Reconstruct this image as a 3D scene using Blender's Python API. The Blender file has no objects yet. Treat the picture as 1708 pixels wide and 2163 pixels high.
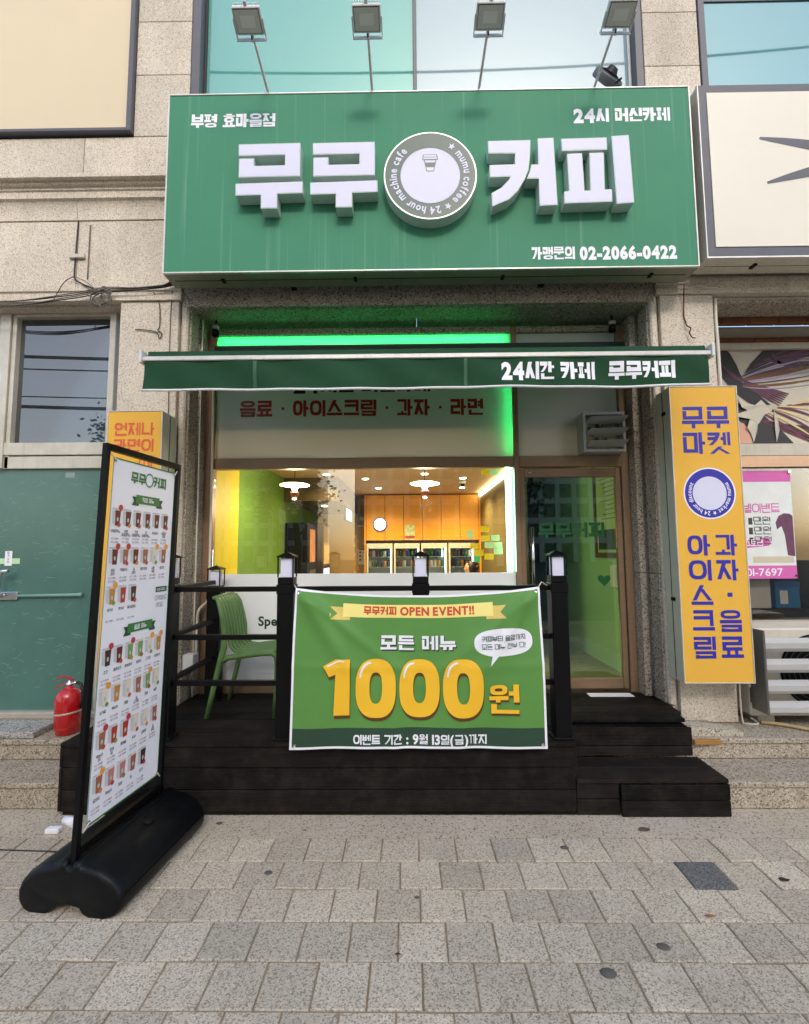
import bpy, bmesh, math, random
from mathutils import Vector, Matrix
random.seed(7)
rad = math.radians
scene = bpy.context.scene
COL = scene.collection

# ------------------------------------------------------------------ camera
cam_d = bpy.data.cameras.new('camera'); cam = bpy.data.objects.new('camera', cam_d); COL.objects.link(cam)
cam_d.sensor_fit = 'HORIZONTAL'; cam_d.sensor_width = 36.0; cam_d.lens = 36.0*1000/1708
cam_d.clip_start = .05; cam_d.clip_end = 600
yaw, pitch, roll = rad(-0.63), rad(4.7), rad(-0.37)
fw = Vector((math.sin(yaw)*math.cos(pitch), math.cos(yaw)*math.cos(pitch), math.sin(pitch)))
rt = Vector((math.cos(yaw), -math.sin(yaw), 0)); up = rt.cross(fw)
r2 = math.cos(roll)*rt + math.sin(roll)*up; u2 = -math.sin(roll)*rt + math.cos(roll)*up
mw = Matrix((r2, u2, -fw)).transposed().to_4x4(); mw.translation = Vector((0, 0, 1.6))
cam.matrix_world = mw; scene.camera = cam

# ------------------------------------------------------------------ sky, sun, exposure
SUN_EL, SUN_AZ = rad(31), rad(171)          # bright hazy day, soft light from straight behind the viewer
world = bpy.data.worlds.new('World'); scene.world = world; world.use_nodes = True
wn = world.node_tree; wn.nodes.clear()
sky = wn.nodes.new('ShaderNodeTexSky'); sky.sky_type = 'NISHITA'; sky.sun_disc = False
sky.sun_elevation = SUN_EL; sky.sun_rotation = SUN_AZ; sky.air_density = 1.0; sky.dust_density = 3.0; sky.ozone_density = 1.0
bg = wn.nodes.new('ShaderNodeBackground'); bg.inputs['Strength'].default_value = .15
wo = wn.nodes.new('ShaderNodeOutputWorld')
wn.links.new(sky.outputs[0], bg.inputs[0]); wn.links.new(bg.outputs[0], wo.inputs[0])
sun_d = bpy.data.lights.new('sun', 'SUN'); sun_d.energy = 1.2; sun_d.angle = rad(14); sun_d.color = (1, .95, .86)
sun = bpy.data.objects.new('sun', sun_d); COL.objects.link(sun)
sd = Vector((math.sin(SUN_AZ)*math.cos(SUN_EL), math.cos(SUN_AZ)*math.cos(SUN_EL), math.sin(SUN_EL)))
sun.rotation_euler = sd.to_track_quat('Z', 'Y').to_euler(); sun.location = (1, -12, 10)
vs = scene.view_settings; vs.view_transform = 'Standard'; vs.look = 'None'; vs.gamma = 1; vs.exposure = 1.3
scene.render.engine = 'CYCLES'

# ------------------------------------------------------------------ materials
def srgb(h):
    h = h.lstrip('#'); c = [int(h[i:i+2], 16)/255 for i in (0, 2, 4)]
    return tuple(x/12.92 if x <= .04045 else ((x+.055)/1.055)**2.4 for x in c)
MATS = {}
def N(nt, t, **kw):
    n = nt.nodes.new(t)
    for k, v in kw.items():
        if k in n.inputs: n.inputs[k].default_value = v
        else: setattr(n, k, v)
    return n
def mat(name, col, rough=.6, crough=.06, metal=0, spec=.5, var=.0, vscale=6, dirt=0, bump=0, bscale=60, coat=0, emit=None, estr=0, vstretch=None, randv=0):
    """Principled surface: a base colour with procedural blotches, dirt streaks and fine relief."""
    if name in MATS: return MATS[name]
    if isinstance(col, str): col = srgb(col)
    m = bpy.data.materials.new(name); m.use_nodes = True; nt = m.node_tree; p = nt.nodes['Principled BSDF']
    p.inputs['Base Color'].default_value = (*col, 1); p.inputs['Roughness'].default_value = rough
    p.inputs['Metallic'].default_value = metal; p.inputs['Specular IOR Level'].default_value = spec
    p.inputs['Coat Weight'].default_value = coat; p.inputs['Coat Roughness'].default_value = crough
    L = nt.links.new
    if emit:
        p.inputs['Emission Color'].default_value = (*(srgb(emit) if isinstance(emit, str) else emit), 1); p.inputs['Emission Strength'].default_value = estr
    if var or dirt or bump or randv:
        g = N(nt, 'ShaderNodeNewGeometry'); mp = N(nt, 'ShaderNodeMapping'); L(g.outputs['Position'], mp.inputs[0])
        if vstretch: mp.inputs['Scale'].default_value = vstretch
        src = None
        if var:
            nz = N(nt, 'ShaderNodeTexNoise', Scale=vscale, Detail=6.0, Roughness=.65); L(mp.outputs[0], nz.inputs['Vector'])
            mr = N(nt, 'ShaderNodeMapRange'); mr.inputs[1].default_value = .3; mr.inputs[2].default_value = .7
            mr.inputs[3].default_value = 1-var; mr.inputs[4].default_value = 1+var*.6; L(nz.outputs[0], mr.inputs[0])
            mx = N(nt, 'ShaderNodeMix', data_type='RGBA', blend_type='MULTIPLY'); mx.inputs[0].default_value = 1
            mx.inputs[6].default_value = (*col, 1); L(mr.outputs[0], mx.inputs[7]); src = mx.outputs[2]
        if randv:
            oi = N(nt, 'ShaderNodeObjectInfo'); mr = N(nt, 'ShaderNodeMapRange'); mr.inputs[3].default_value = 1-randv; mr.inputs[4].default_value = 1+randv
            L(oi.outputs['Random'], mr.inputs[0]); mx = N(nt, 'ShaderNodeMix', data_type='RGBA', blend_type='MULTIPLY'); mx.inputs[0].default_value = 1
            if src: L(src, mx.inputs[6])
            else: mx.inputs[6].default_value = (*col, 1)
            L(mr.outputs[0], mx.inputs[7]); src = mx.outputs[2]
        if dirt:
            nd = N(nt, 'ShaderNodeTexNoise', Scale=3.0, Detail=8.0, Roughness=.7); mp2 = N(nt, 'ShaderNodeMapping'); mp2.inputs['Scale'].default_value = (9, 9, .7)
            L(g.outputs['Position'], mp2.inputs[0]); L(mp2.outputs[0], nd.inputs['Vector'])
            cr = N(nt, 'ShaderNodeMapRange'); cr.inputs[1].default_value = .52; cr.inputs[2].default_value = .78; cr.inputs[4].default_value = dirt; L(nd.outputs[0], cr.inputs[0])
            mx = N(nt, 'ShaderNodeMix', data_type='RGBA'); L(cr.outputs[0], mx.inputs[0])
            if src: L(src, mx.inputs[6])
            else: mx.inputs[6].default_value = (*col, 1)
            mx.inputs[7].default_value = (.11, .085, .06, 1); src = mx.outputs[2]
        if src: L(src, p.inputs['Base Color'])
        if bump:
            nb = N(nt, 'ShaderNodeTexNoise', Scale=bscale, Detail=4.0); L(g.outputs['Position'], nb.inputs['Vector'])
            b = N(nt, 'ShaderNodeBump'); b.inputs['Strength'].default_value = bump; b.inputs['Distance'].default_value = .01
            L(nb.outputs[0], b.inputs['Height']); L(b.outputs[0], p.inputs['Normal'])
    MATS[name] = m; return m
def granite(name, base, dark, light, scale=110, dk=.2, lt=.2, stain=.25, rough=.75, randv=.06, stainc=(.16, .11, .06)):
    """Speckled granite / exposed-aggregate stone with weather stains."""
    if name in MATS: return MATS[name]
    m = bpy.data.materials.new(name); m.use_nodes = True; nt = m.node_tree; p = nt.nodes['Principled BSDF']; L = nt.links.new
    p.inputs['Roughness'].default_value = rough; p.inputs['Specular IOR Level'].default_value = .35
    g = N(nt, 'ShaderNodeNewGeometry')
    v = N(nt, 'ShaderNodeTexVoronoi', Scale=scale); L(g.outputs['Position'], v.inputs['Vector'])
    sp = N(nt, 'ShaderNodeSeparateColor'); L(v.outputs['Color'], sp.inputs[0])
    cr = N(nt, 'ShaderNodeValToRGB'); e = cr.color_ramp; e.interpolation = 'LINEAR'
    e.elements[0].position = 0; e.elements[0].color = (*dark, 1); e.elements[1].position = 1; e.elements[1].color = (*light, 1)
    for pos, c in ((dk*.5, dark), (dk, base), (1-lt, base), (1-lt*.5, light)):
        q = e.elements.new(pos); q.color = (*c, 1)
    L(sp.outputs[0], cr.inputs[0])
    n1 = N(nt, 'ShaderNodeTexNoise', Scale=2.2, Detail=9.0, Roughness=.72); mpv = N(nt, 'ShaderNodeMapping'); mpv.inputs['Scale'].default_value = (1.5, 1, .4); L(g.outputs['Position'], mpv.inputs[0]); L(mpv.outputs[0], n1.inputs['Vector'])
    mr = N(nt, 'ShaderNodeMapRange'); mr.inputs[1].default_value = .5; mr.inputs[2].default_value = .8; mr.inputs[4].default_value = stain; L(n1.outputs[0], mr.inputs[0])
    mx = N(nt, 'ShaderNodeMix', data_type='RGBA'); L(mr.outputs[0], mx.inputs[0]); L(cr.outputs[0], mx.inputs[6]); mx.inputs[7].default_value = (*stainc, 1)
    n2 = N(nt, 'ShaderNodeTexNoise', Scale=.9, Detail=5.0); L(g.outputs['Position'], n2.inputs['Vector'])
    oi = N(nt, 'ShaderNodeObjectInfo'); m3 = N(nt, 'ShaderNodeMapRange'); m3.inputs[3].default_value = 1-randv; m3.inputs[4].default_value = 1+randv; L(oi.outputs['Random'], m3.inputs[0])
    m4 = N(nt, 'ShaderNodeMapRange'); m4.inputs[1].default_value = .3; m4.inputs[2].default_value = .7; m4.inputs[3].default_value = .86; m4.inputs[4].default_value = 1.1; L(n2.outputs[0], m4.inputs[0])
    mm = N(nt, 'ShaderNodeMath', operation='MULTIPLY'); L(m3.outputs[0], mm.inputs[0]); L(m4.outputs[0], mm.inputs[1])
    my = N(nt, 'ShaderNodeMix', data_type='RGBA', blend_type='MULTIPLY'); my.inputs[0].default_value = 1; L(mx.outputs[2], my.inputs[6]); L(mm.outputs[0], my.inputs[7])
    L(my.outputs[2], p.inputs['Base Color'])
    b = N(nt, 'ShaderNodeBump'); b.inputs['Strength'].default_value = .35; b.inputs['Distance'].default_value = .004
    L(v.outputs['Distance'], b.inputs['Height']); L(b.outputs[0], p.inputs['Normal'])
    MATS[name] = m; return m
def glass(name, tint=(1, 1, 1), refl=1.0, ior=1.5, rough=0.0, haze=0, hazecol=(.5, .5, .5)):
    if name in MATS: return MATS[name]
    m = bpy.data.materials.new(name); m.use_nodes = True; nt = m.node_tree; nt.nodes.clear(); L = nt.links.new
    o = N(nt, 'ShaderNodeOutputMaterial'); t = N(nt, 'ShaderNodeBsdfTransparent'); t.inputs[0].default_value = (*tint, 1)
    gl = N(nt, 'ShaderNodeBsdfGlossy'); gl.inputs['Roughness'].default_value = rough
    fr = N(nt, 'ShaderNodeFresnel'); fr.inputs[0].default_value = ior
    mu = N(nt, 'ShaderNodeMath', operation='MULTIPLY', use_clamp=True); mu.inputs[1].default_value = refl; L(fr.outputs[0], mu.inputs[0])
    mx = N(nt, 'ShaderNodeMixShader'); L(mu.outputs[0], mx.inputs[0]); L(t.outputs[0], mx.inputs[1]); L(gl.outputs[0], mx.inputs[2])
    out = mx.outputs[0]
    if haze:
        d = N(nt, 'ShaderNodeBsdfDiffuse'); d.inputs[0].default_value = (*hazecol, 1)
        m2 = N(nt, 'ShaderNodeMixShader'); m2.inputs[0].default_value = haze; L(t.outputs[0], m2.inputs[1]); L(d.outputs[0], m2.inputs[2]); L(m2.outputs[0], mx.inputs[1])
    L(out, o.inputs[0]); MATS[name] = m; return m
def emission(name, col, s):
    if name in MATS: return MATS[name]
    m = bpy.data.materials.new(name); m.use_nodes = True; nt = m.node_tree; nt.nodes.clear()
    o = N(nt, 'ShaderNodeOutputMaterial'); e = N(nt, 'ShaderNodeEmission', Strength=s); e.inputs[0].default_value = (*(srgb(col) if isinstance(col, str) else col), 1)
    nt.links.new(e.outputs[0], o.inputs[0]); MATS[name] = m; return m
def film(name, col, trans=.5):
    """white film on glass that lets light from behind glow through"""
    if name in MATS: return MATS[name]
    m = bpy.data.materials.new(name); m.use_nodes = True; nt = m.node_tree; nt.nodes.clear(); L = nt.links.new
    o = N(nt, 'ShaderNodeOutputMaterial'); d = N(nt, 'ShaderNodeBsdfDiffuse'); d.inputs[0].default_value = (*col, 1)
    t = N(nt, 'ShaderNodeBsdfTranslucent'); t.inputs[0].default_value = (*col, 1)
    gl = N(nt, 'ShaderNodeBsdfGlossy'); gl.inputs['Roughness'].default_value = .12
    mx = N(nt, 'ShaderNodeMixShader'); mx.inputs[0].default_value = trans; L(d.outputs[0], mx.inputs[1]); L(t.outputs[0], mx.inputs[2])
    m2 = N(nt, 'ShaderNodeMixShader'); m2.inputs[0].default_value = .05; L(mx.outputs[0], m2.inputs[1]); L(gl.outputs[0], m2.inputs[2])
    L(m2.outputs[0], o.inputs[0]); MATS[name] = m; return m
def ribbed(name, col):
    """dark stained composite deck board with fine lengthwise ribs, dust and scuffs"""
    if name in MATS: return MATS[name]
    m = mat(name, col, rough=.7, spec=.14, var=.45, vscale=5, vstretch=(.6, 6, 6), randv=.5); nt = m.node_tree; p = nt.nodes['Principled BSDF']; L = nt.links.new
    g = N(nt, 'ShaderNodeNewGeometry'); sx = N(nt, 'ShaderNodeSeparateXYZ'); L(g.outputs['Position'], sx.inputs[0])
    ad = N(nt, 'ShaderNodeMath', operation='ADD'); L(sx.outputs[1], ad.inputs[0]); L(sx.outputs[2], ad.inputs[1])
    mu = N(nt, 'ShaderNodeMath', operation='MULTIPLY'); mu.inputs[1].default_value = 2*math.pi/.009; L(ad.outputs[0], mu.inputs[0])
    si = N(nt, 'ShaderNodeMath', operation='SINE'); L(mu.outputs[0], si.inputs[0])
    src = p.inputs['Base Color'].links[0].from_socket
    nd = N(nt, 'ShaderNodeTexNoise', Scale=7.0, Detail=10.0, Roughness=.75); L(g.outputs['Position'], nd.inputs['Vector'])
    sr = N(nt, 'ShaderNodeMapRange'); sr.inputs[1].default_value = .46; sr.inputs[2].default_value = .8; sr.inputs[4].default_value = .6; L(nd.outputs[0], sr.inputs[0])
    rb = N(nt, 'ShaderNodeMapRange'); rb.inputs[1].default_value = -1; rb.inputs[2].default_value = 1; rb.inputs[3].default_value = 1; rb.inputs[4].default_value = .35; L(si.outputs[0], rb.inputs[0])
    mm = N(nt, 'ShaderNodeMath', operation='MULTIPLY'); L(sr.outputs[0], mm.inputs[0]); L(rb.outputs[0], mm.inputs[1])
    dx = N(nt, 'ShaderNodeMix', data_type='RGBA'); L(mm.outputs[0], dx.inputs[0]); L(src, dx.inputs[6]); dx.inputs[7].default_value = (.07, .058, .046, 1); L(dx.outputs[2], p.inputs['Base Color'])
    b = N(nt, 'ShaderNodeBump'); b.inputs['Strength'].default_value = .5; b.inputs['Distance'].default_value = .002
    L(si.outputs[0], b.inputs['Height']); L(b.outputs[0], p.inputs['Normal'])
    return m

STONE = granite('facade_granite', srgb('#d8ccbb'), srgb('#ab9e8d'), srgb('#e4dbcd'), 170, .22, .28, .34, randv=.09, stainc=(.2, .15, .09))
STONE2 = granite('step_granite', srgb('#aca08e'), srgb('#6e6454'), srgb('#c6bcab'), 130, .28, .2, .5, stainc=(.17, .12, .06))
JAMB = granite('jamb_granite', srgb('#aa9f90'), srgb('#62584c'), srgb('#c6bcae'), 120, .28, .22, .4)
PAVE = granite('paver_grey', srgb('#c3b7a3'), srgb('#948a77'), srgb('#d3c8b4'), 190, .3, .25, .42, .85, .13, stainc=(.22, .185, .14))
PAVEC = granite('paver_cream', srgb('#b0a795'), srgb('#867b69'), srgb('#c6bdab'), 190, .22, .25, .1, .85, .03)
PAVED = granite('paver_dark', srgb('#6a6968'), srgb('#4c4c4b'), srgb('#858483'), 190, .3, .2, .1, .85, .03)
APRON = granite('apron_concrete', srgb('#bdb19d'), srgb('#7a6c59'), srgb('#c9bfae'), 140, .14, .2, .5, .9, .0, stainc=(.33, .26, .17))
SAND = mat('joint_sand', '#9c8a70', .95, var=.35, vscale=9, bump=.4, bscale=200)
ASPH = mat('asphalt', (.05, .05, .052), .9, var=.25, vscale=30, bump=.3, bscale=180)
DECK = ribbed('deck_board', (.0100, .0076, .0066))
BLACK = mat('black_steel', (.0025, .0025, .003), .45, spec=.2, var=.3)
BLKPL = mat('black_plastic', (.003, .0035, .0045), .42, spec=.22, var=.3, bump=.1, bscale=70, dirt=.05)
MINT = mat('cabinet_cream', '#c9cbb9', .5, var=.08, dirt=.3)
WHITE = mat('white_paint', '#e4e4e6', .45, var=.06, vscale=4)
WHITEM = mat('white_metal', '#d9dad8', .4, var=.1, dirt=.15)
LWHITE = mat('letter_acrylic', '#dadaf0', .5, var=.03, vscale=3)
LSIDE = mat('letter_return', '#c3d3cd', .4, var=.08, dirt=.2)
PRW = mat('print_white', '#f0f0f6', .5)
SGREEN = mat('sign_green', srgb('#3d7d5f'), .38, spec=.4, var=.07, vscale=1.3, dirt=0)
AGREEN = mat('awning_canvas', srgb('#17462a'), .7, spec=.25, var=.18, vscale=3, bump=.25, bscale=500)
BGREEN = mat('banner_green', srgb('#5d9147'), .5, spec=.3, var=.05, vscale=5)
BDARK = mat('banner_dark', srgb('#2f4a39'), .5, spec=.3, var=.06)
YEL = mat('yellow_sheet', srgb('#eab544'), .55, spec=.35, var=.035, vscale=1.5)
BLUE = mat('print_blue', srgb('#2a2aa6'), .45)
ORED = mat('print_orange_red', srgb('#e0603c'), .45)
BRONZE = mat('bronze_aluminium', srgb('#93795f'), .42, metal=.25, var=.12, vscale=14, vstretch=(.5, 4, 4))
STEEL = mat('stainless', srgb('#c9c2b2'), .35, metal=.35, var=.14, vscale=7, dirt=.25)
CHROME = mat('chrome', (.75, .75, .74), .18, metal=1)
DGREY = mat('dark_grey_frame', srgb('#55565f'), .45, var=.1, dirt=.1)
CREAM = mat('cream_board', srgb('#dcccae'), .5, spec=.3, var=.03, vscale=1)
ALU = mat('aluminium_trim', srgb('#d6d5d0'), .35, metal=.3, var=.12, dirt=.2)
REDP = mat('red_enamel', srgb('#c5161c'), .28, spec=.5, var=.12, vscale=20, coat=.4)
RUBBER = mat('black_rubber', (.008, .008, .008), .5)
CHAIRG = mat('chair_green', srgb('#5b7d44'), .42, spec=.45, var=.06)
WIRE = mat('cable_black', (.02, .018, .016), .6)
WIREG = mat('cable_grey', srgb('#6b655a'), .6)
WIREW = mat('cable_white', srgb('#d6d0c0'), .5)

# ------------------------------------------------------------------ mesh helpers (world metres; the part is stored relative to its thing)
def wloc(o):
    v = Vector((0, 0, 0))
    while o is not None: v += o.location; o = o.parent
    return v
def obj(name, verts, faces, m, parent=None, smooth=False, mats=None, midx=None):
    verts = [Vector(v) for v in verts]
    lo = Vector((min(v[i] for v in verts) for i in range(3))); hi = Vector((max(v[i] for v in verts) for i in range(3)))
    c = Vector(((lo.x+hi.x)/2, (lo.y+hi.y)/2, lo.z))
    me = bpy.data.meshes.new(name); me.from_pydata([tuple(v-c) for v in verts], [], faces)
    for x in (mats or [m]): me.materials.append(x)
    if midx: me.polygons.foreach_set('material_index', midx)
    if smooth: me.polygons.foreach_set('use_smooth', [True]*len(me.polygons))
    me.update()
    o = bpy.data.objects.new(name, me); COL.objects.link(o); o.parent = parent
    o.location = c - wloc(parent); return o
def from_bm(name, bm, m, parent=None, smooth=False, recalc=True):
    bm.normal_update()
    if recalc: bmesh.ops.recalc_face_normals(bm, faces=bm.faces)
    vs_ = [v.co.copy() for v in bm.verts]; bm.verts.index_update(); fs = [[v.index for v in f.verts] for f in bm.faces]; bm.free()
    return obj(name, vs_, fs, m, parent, smooth)
def thing(name, label, cat, loc, group=None):
    o = bpy.data.objects.new(name, None); COL.objects.link(o); o.location = loc; o.empty_display_size = .1
    o['label'] = label; o['category'] = cat
    if group: o['group'] = group
    return o
def tag(o, label, cat, group=None):
    o['label'] = label; o['category'] = cat
    if group: o['group'] = group
    return o
def struct(o): o['kind'] = 'structure'; return o
def copy_tree(o, parent=None, loc=None):
    c = o.copy(); COL.objects.link(c); c.parent = parent
    if loc is not None: c.location = loc
    for ch in [x for x in bpy.data.objects if x.parent == o]: copy_tree(ch, c)
    return c
class MB:
    """collects boxes, tubes, prisms into one mesh"""
    def __init__(s): s.v = []; s.f = []
    def add(s, vs_, fs):
        n = len(s.v); s.v += [tuple(v) for v in vs_]; s.f += [[i+n for i in f] for f in fs]; return s
    def box(s, x, y, z, ch=0, M=None):
        (x0, x1), (y0, y1), (z0, z1) = x, y, z
        if ch <= 0:
            vs_ = [(a, b, c) for c in (z0, z1) for b in (y0, y1) for a in (x0, x1)]
            fs = [[0, 2, 3, 1], [4, 5, 7, 6], [0, 1, 5, 4], [2, 6, 7, 3], [0, 4, 6, 2], [1, 3, 7, 5]]
        else:
            bm = bmesh.new(); bmesh.ops.create_cube(bm, size=1)
            for v in bm.verts: v.co = Vector(((x0+x1)/2+v.co.x*(x1-x0), (y0+y1)/2+v.co.y*(y1-y0), (z0+z1)/2+v.co.z*(z1-z0)))
            bmesh.ops.bevel(bm, geom=bm.edges[:], offset=ch, segments=1, affect='EDGES', profile=.5)
            bm.verts.index_update(); vs_ = [tuple(v.co) for v in bm.verts]; fs = [[v.index for v in f.verts] for f in bm.faces]; bm.free()
        if M is not None: vs_ = [tuple(M @ Vector(v)) for v in vs_]
        return s.add(vs_, fs)
    def tube(s, pts, r, n=8, caps=True, sq=1.0):
        pts = [Vector(p) for p in pts]; k = len(pts); rr = r if isinstance(r, (list, tuple)) else [r]*k
        vs_ = []; pu = None
        for i, p in enumerate(pts):
            d = (pts[min(i+1, k-1)]-pts[max(i-1, 0)]).normalized()
            if pu is None: a = Vector((0, 0, 1)) if abs(d.z) < .9 else Vector((0, 1, 0)); pu = d.cross(a).normalized()
            else: pu = (pu - d*pu.dot(d)).normalized()
            w = d.cross(pu)
            for j in range(n):
                t = 2*math.pi*j/n; vs_.append(p + pu*math.cos(t)*rr[i] + w*math.sin(t)*rr[i]*sq)
        fs = [[i*n+j, i*n+(j+1) % n, (i+1)*n+(j+1) % n, (i+1)*n+j] for i in range(k-1) for j in range(n)]
        if caps: fs += [list(range(n))[::-1], [(k-1)*n+j for j in range(n)]]
        return s.add(vs_, fs)
    def lathe(s, prof, c, n=24, axis='Z', M=None):
        vs_ = []; fs = []
        for r, h in prof:
            for j in range(n):
                t = 2*math.pi*j/n; a, b = r*math.cos(t), r*math.sin(t)
                v = Vector((a, b, h)) if axis == 'Z' else (Vector((a, h, b)) if axis == 'Y' else Vector((h, a, b)))
                if M is not None: v = M @ v
                vs_.append(Vector(c)+v)
        for i in range(len(prof)-1):
            for j in range(n): fs.append([i*n+j, i*n+(j+1) % n, (i+1)*n+(j+1) % n, (i+1)*n+j])
        if prof[0][0] > 1e-6: fs.append(list(range(n))[::-1])
        if prof[-1][0] > 1e-6: fs.append([(len(prof)-1)*n+j for j in range(n)])
        return s.add(vs_, fs)
    def prism(s, poly, y0, y1, ch=0):
        """polygon in (x,z) extruded along y"""
        n = len(poly); vs_ = [(x, y0, z) for x, z in poly]+[(x, y1, z) for x, z in poly]
        return s.add(vs_, [list(range(n)), list(range(n, 2*n))[::-1]]+[[i, i+n, (i+1) % n+n, (i+1) % n] for i in range(n)])
    def extrude_x(s, prof, x0, x1):
        """profile in (y,z) extruded along x"""
        n = len(prof); vs_ = [(x0, y, z) for y, z in prof]+[(x1, y, z) for y, z in prof]
        return s.add(vs_, [list(range(n)), list(range(n, 2*n))[::-1]]+[[i, i+n, (i+1) % n+n, (i+1) % n] for i in range(n)])
    def quad(s, a, b, c, d): return s.add([a, b, c, d], [[0, 1, 2, 3]])
    def build(s, name, m, parent=None, smooth=False, angle=None, fix=True):
        if fix:
            bm = bmesh.new()
            bv = [bm.verts.new(v) for v in s.v]
            for f in s.f:
                try: bm.faces.new([bv[i] for i in f])
                except ValueError: pass
            o = from_bm(name, bm, m, parent, smooth)
        else: o = obj(name, s.v, s.f, m, parent, smooth)
        return o
def box(name, x, y, z, m, parent=None, ch=0): return MB().box(x, y, z, ch).build(name, m, parent, fix=False)
def sheet(name, x, y, z, m, parent=None):
    """flat rectangle: one of x, y, z is a single number"""
    if not isinstance(y, tuple): vs_ = [(x[0], y, z[0]), (x[1], y, z[0]), (x[1], y, z[1]), (x[0], y, z[1])]
    elif not isinstance(z, tuple): vs_ = [(x[0], y[0], z), (x[1], y[0], z), (x[1], y[1], z), (x[0], y[1], z)]
    else: vs_ = [(x, y[0], z[0]), (x, y[1], z[0]), (x, y[1], z[1]), (x, y[0], z[1])]
    return obj(name, vs_, [[0, 1, 2, 3]], m, parent)
def arc(c, r, a0, a1, n, ry=None):
    ry = r if ry is None else ry
    return [(c[0]+r*math.cos(rad(a0+(a1-a0)*i/n)), c[1]+ry*math.sin(rad(a0+(a1-a0)*i/n))) for i in range(n+1)]

# ------------------------------------------------------------------ lettering: Hangul built from strokes, Latin from the built-in outline font
GL = {}
def glyph(ch, off):
    k = (ch, off)
    if k in GL: return GL[k]
    cu = bpy.data.curves.new('glyph', 'FONT'); cu.body = ch; cu.size = 1; cu.offset = off; cu.resolution_u = 3
    o = bpy.data.objects.new('glyph', cu); COL.objects.link(o)
    dg = bpy.context.evaluated_depsgraph_get(); me = bpy.data.meshes.new_from_object(o.evaluated_get(dg))
    polys = [[(me.vertices[i].co.x, me.vertices[i].co.y) for i in p.vertices] for p in me.polygons]
    bpy.data.objects.remove(o); bpy.data.curves.remove(cu); bpy.data.meshes.remove(me)
    GL[k] = polys; return polys
CHO = 'ㄱㄲㄴㄷㄸㄹㅁㅂㅃㅅㅆㅇㅈㅉㅊㅋㅌㅍㅎ'; JUNG = 'ㅏㅐㅑㅒㅓㅔㅕㅖㅗㅘㅙㅚㅛㅜㅝㅞㅟㅠㅡㅢㅣ'
JONG = ['', 'ㄱ', 'ㄲ', 'ㄱㅅ', 'ㄴ', 'ㄴㅈ', 'ㄴㅎ', 'ㄷ', 'ㄹ', 'ㄹㄱ', 'ㄹㅁ', 'ㄹㅂ', 'ㄹㅅ', 'ㄹㅌ', 'ㄹㅍ', 'ㄹㅎ', 'ㅁ', 'ㅂ', 'ㅂㅅ', 'ㅅ', 'ㅆ', 'ㅇ', 'ㅈ', 'ㅊ', 'ㅋ', 'ㅌ', 'ㅍ', 'ㅎ']
DBL = {'ㄲ': 'ㄱㄱ', 'ㄸ': 'ㄷㄷ', 'ㅃ': 'ㅂㅂ', 'ㅆ': 'ㅅㅅ', 'ㅉ': 'ㅈㅈ'}
def rc(x0, y0, x1, y1): return [(x0, y0), (x1, y0), (x1, y1), (x0, y1)]
def ring(cx, cy, rx, ry, t, ty, n=20):
    P = []; sq = .72
    def pt(a, x, y):
        c, s_ = math.cos(a), math.sin(a); return (cx+x*math.copysign(abs(c)**sq, c), cy+y*math.copysign(abs(s_)**sq, s_))
    for i in range(n):
        a, b = 2*math.pi*i/n, 2*math.pi*(i+1)/n
        P.append([pt(a, rx, ry), pt(b, rx, ry), pt(b, rx-t, ry-ty), pt(a, rx-t, ry-ty)])
    return P
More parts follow.
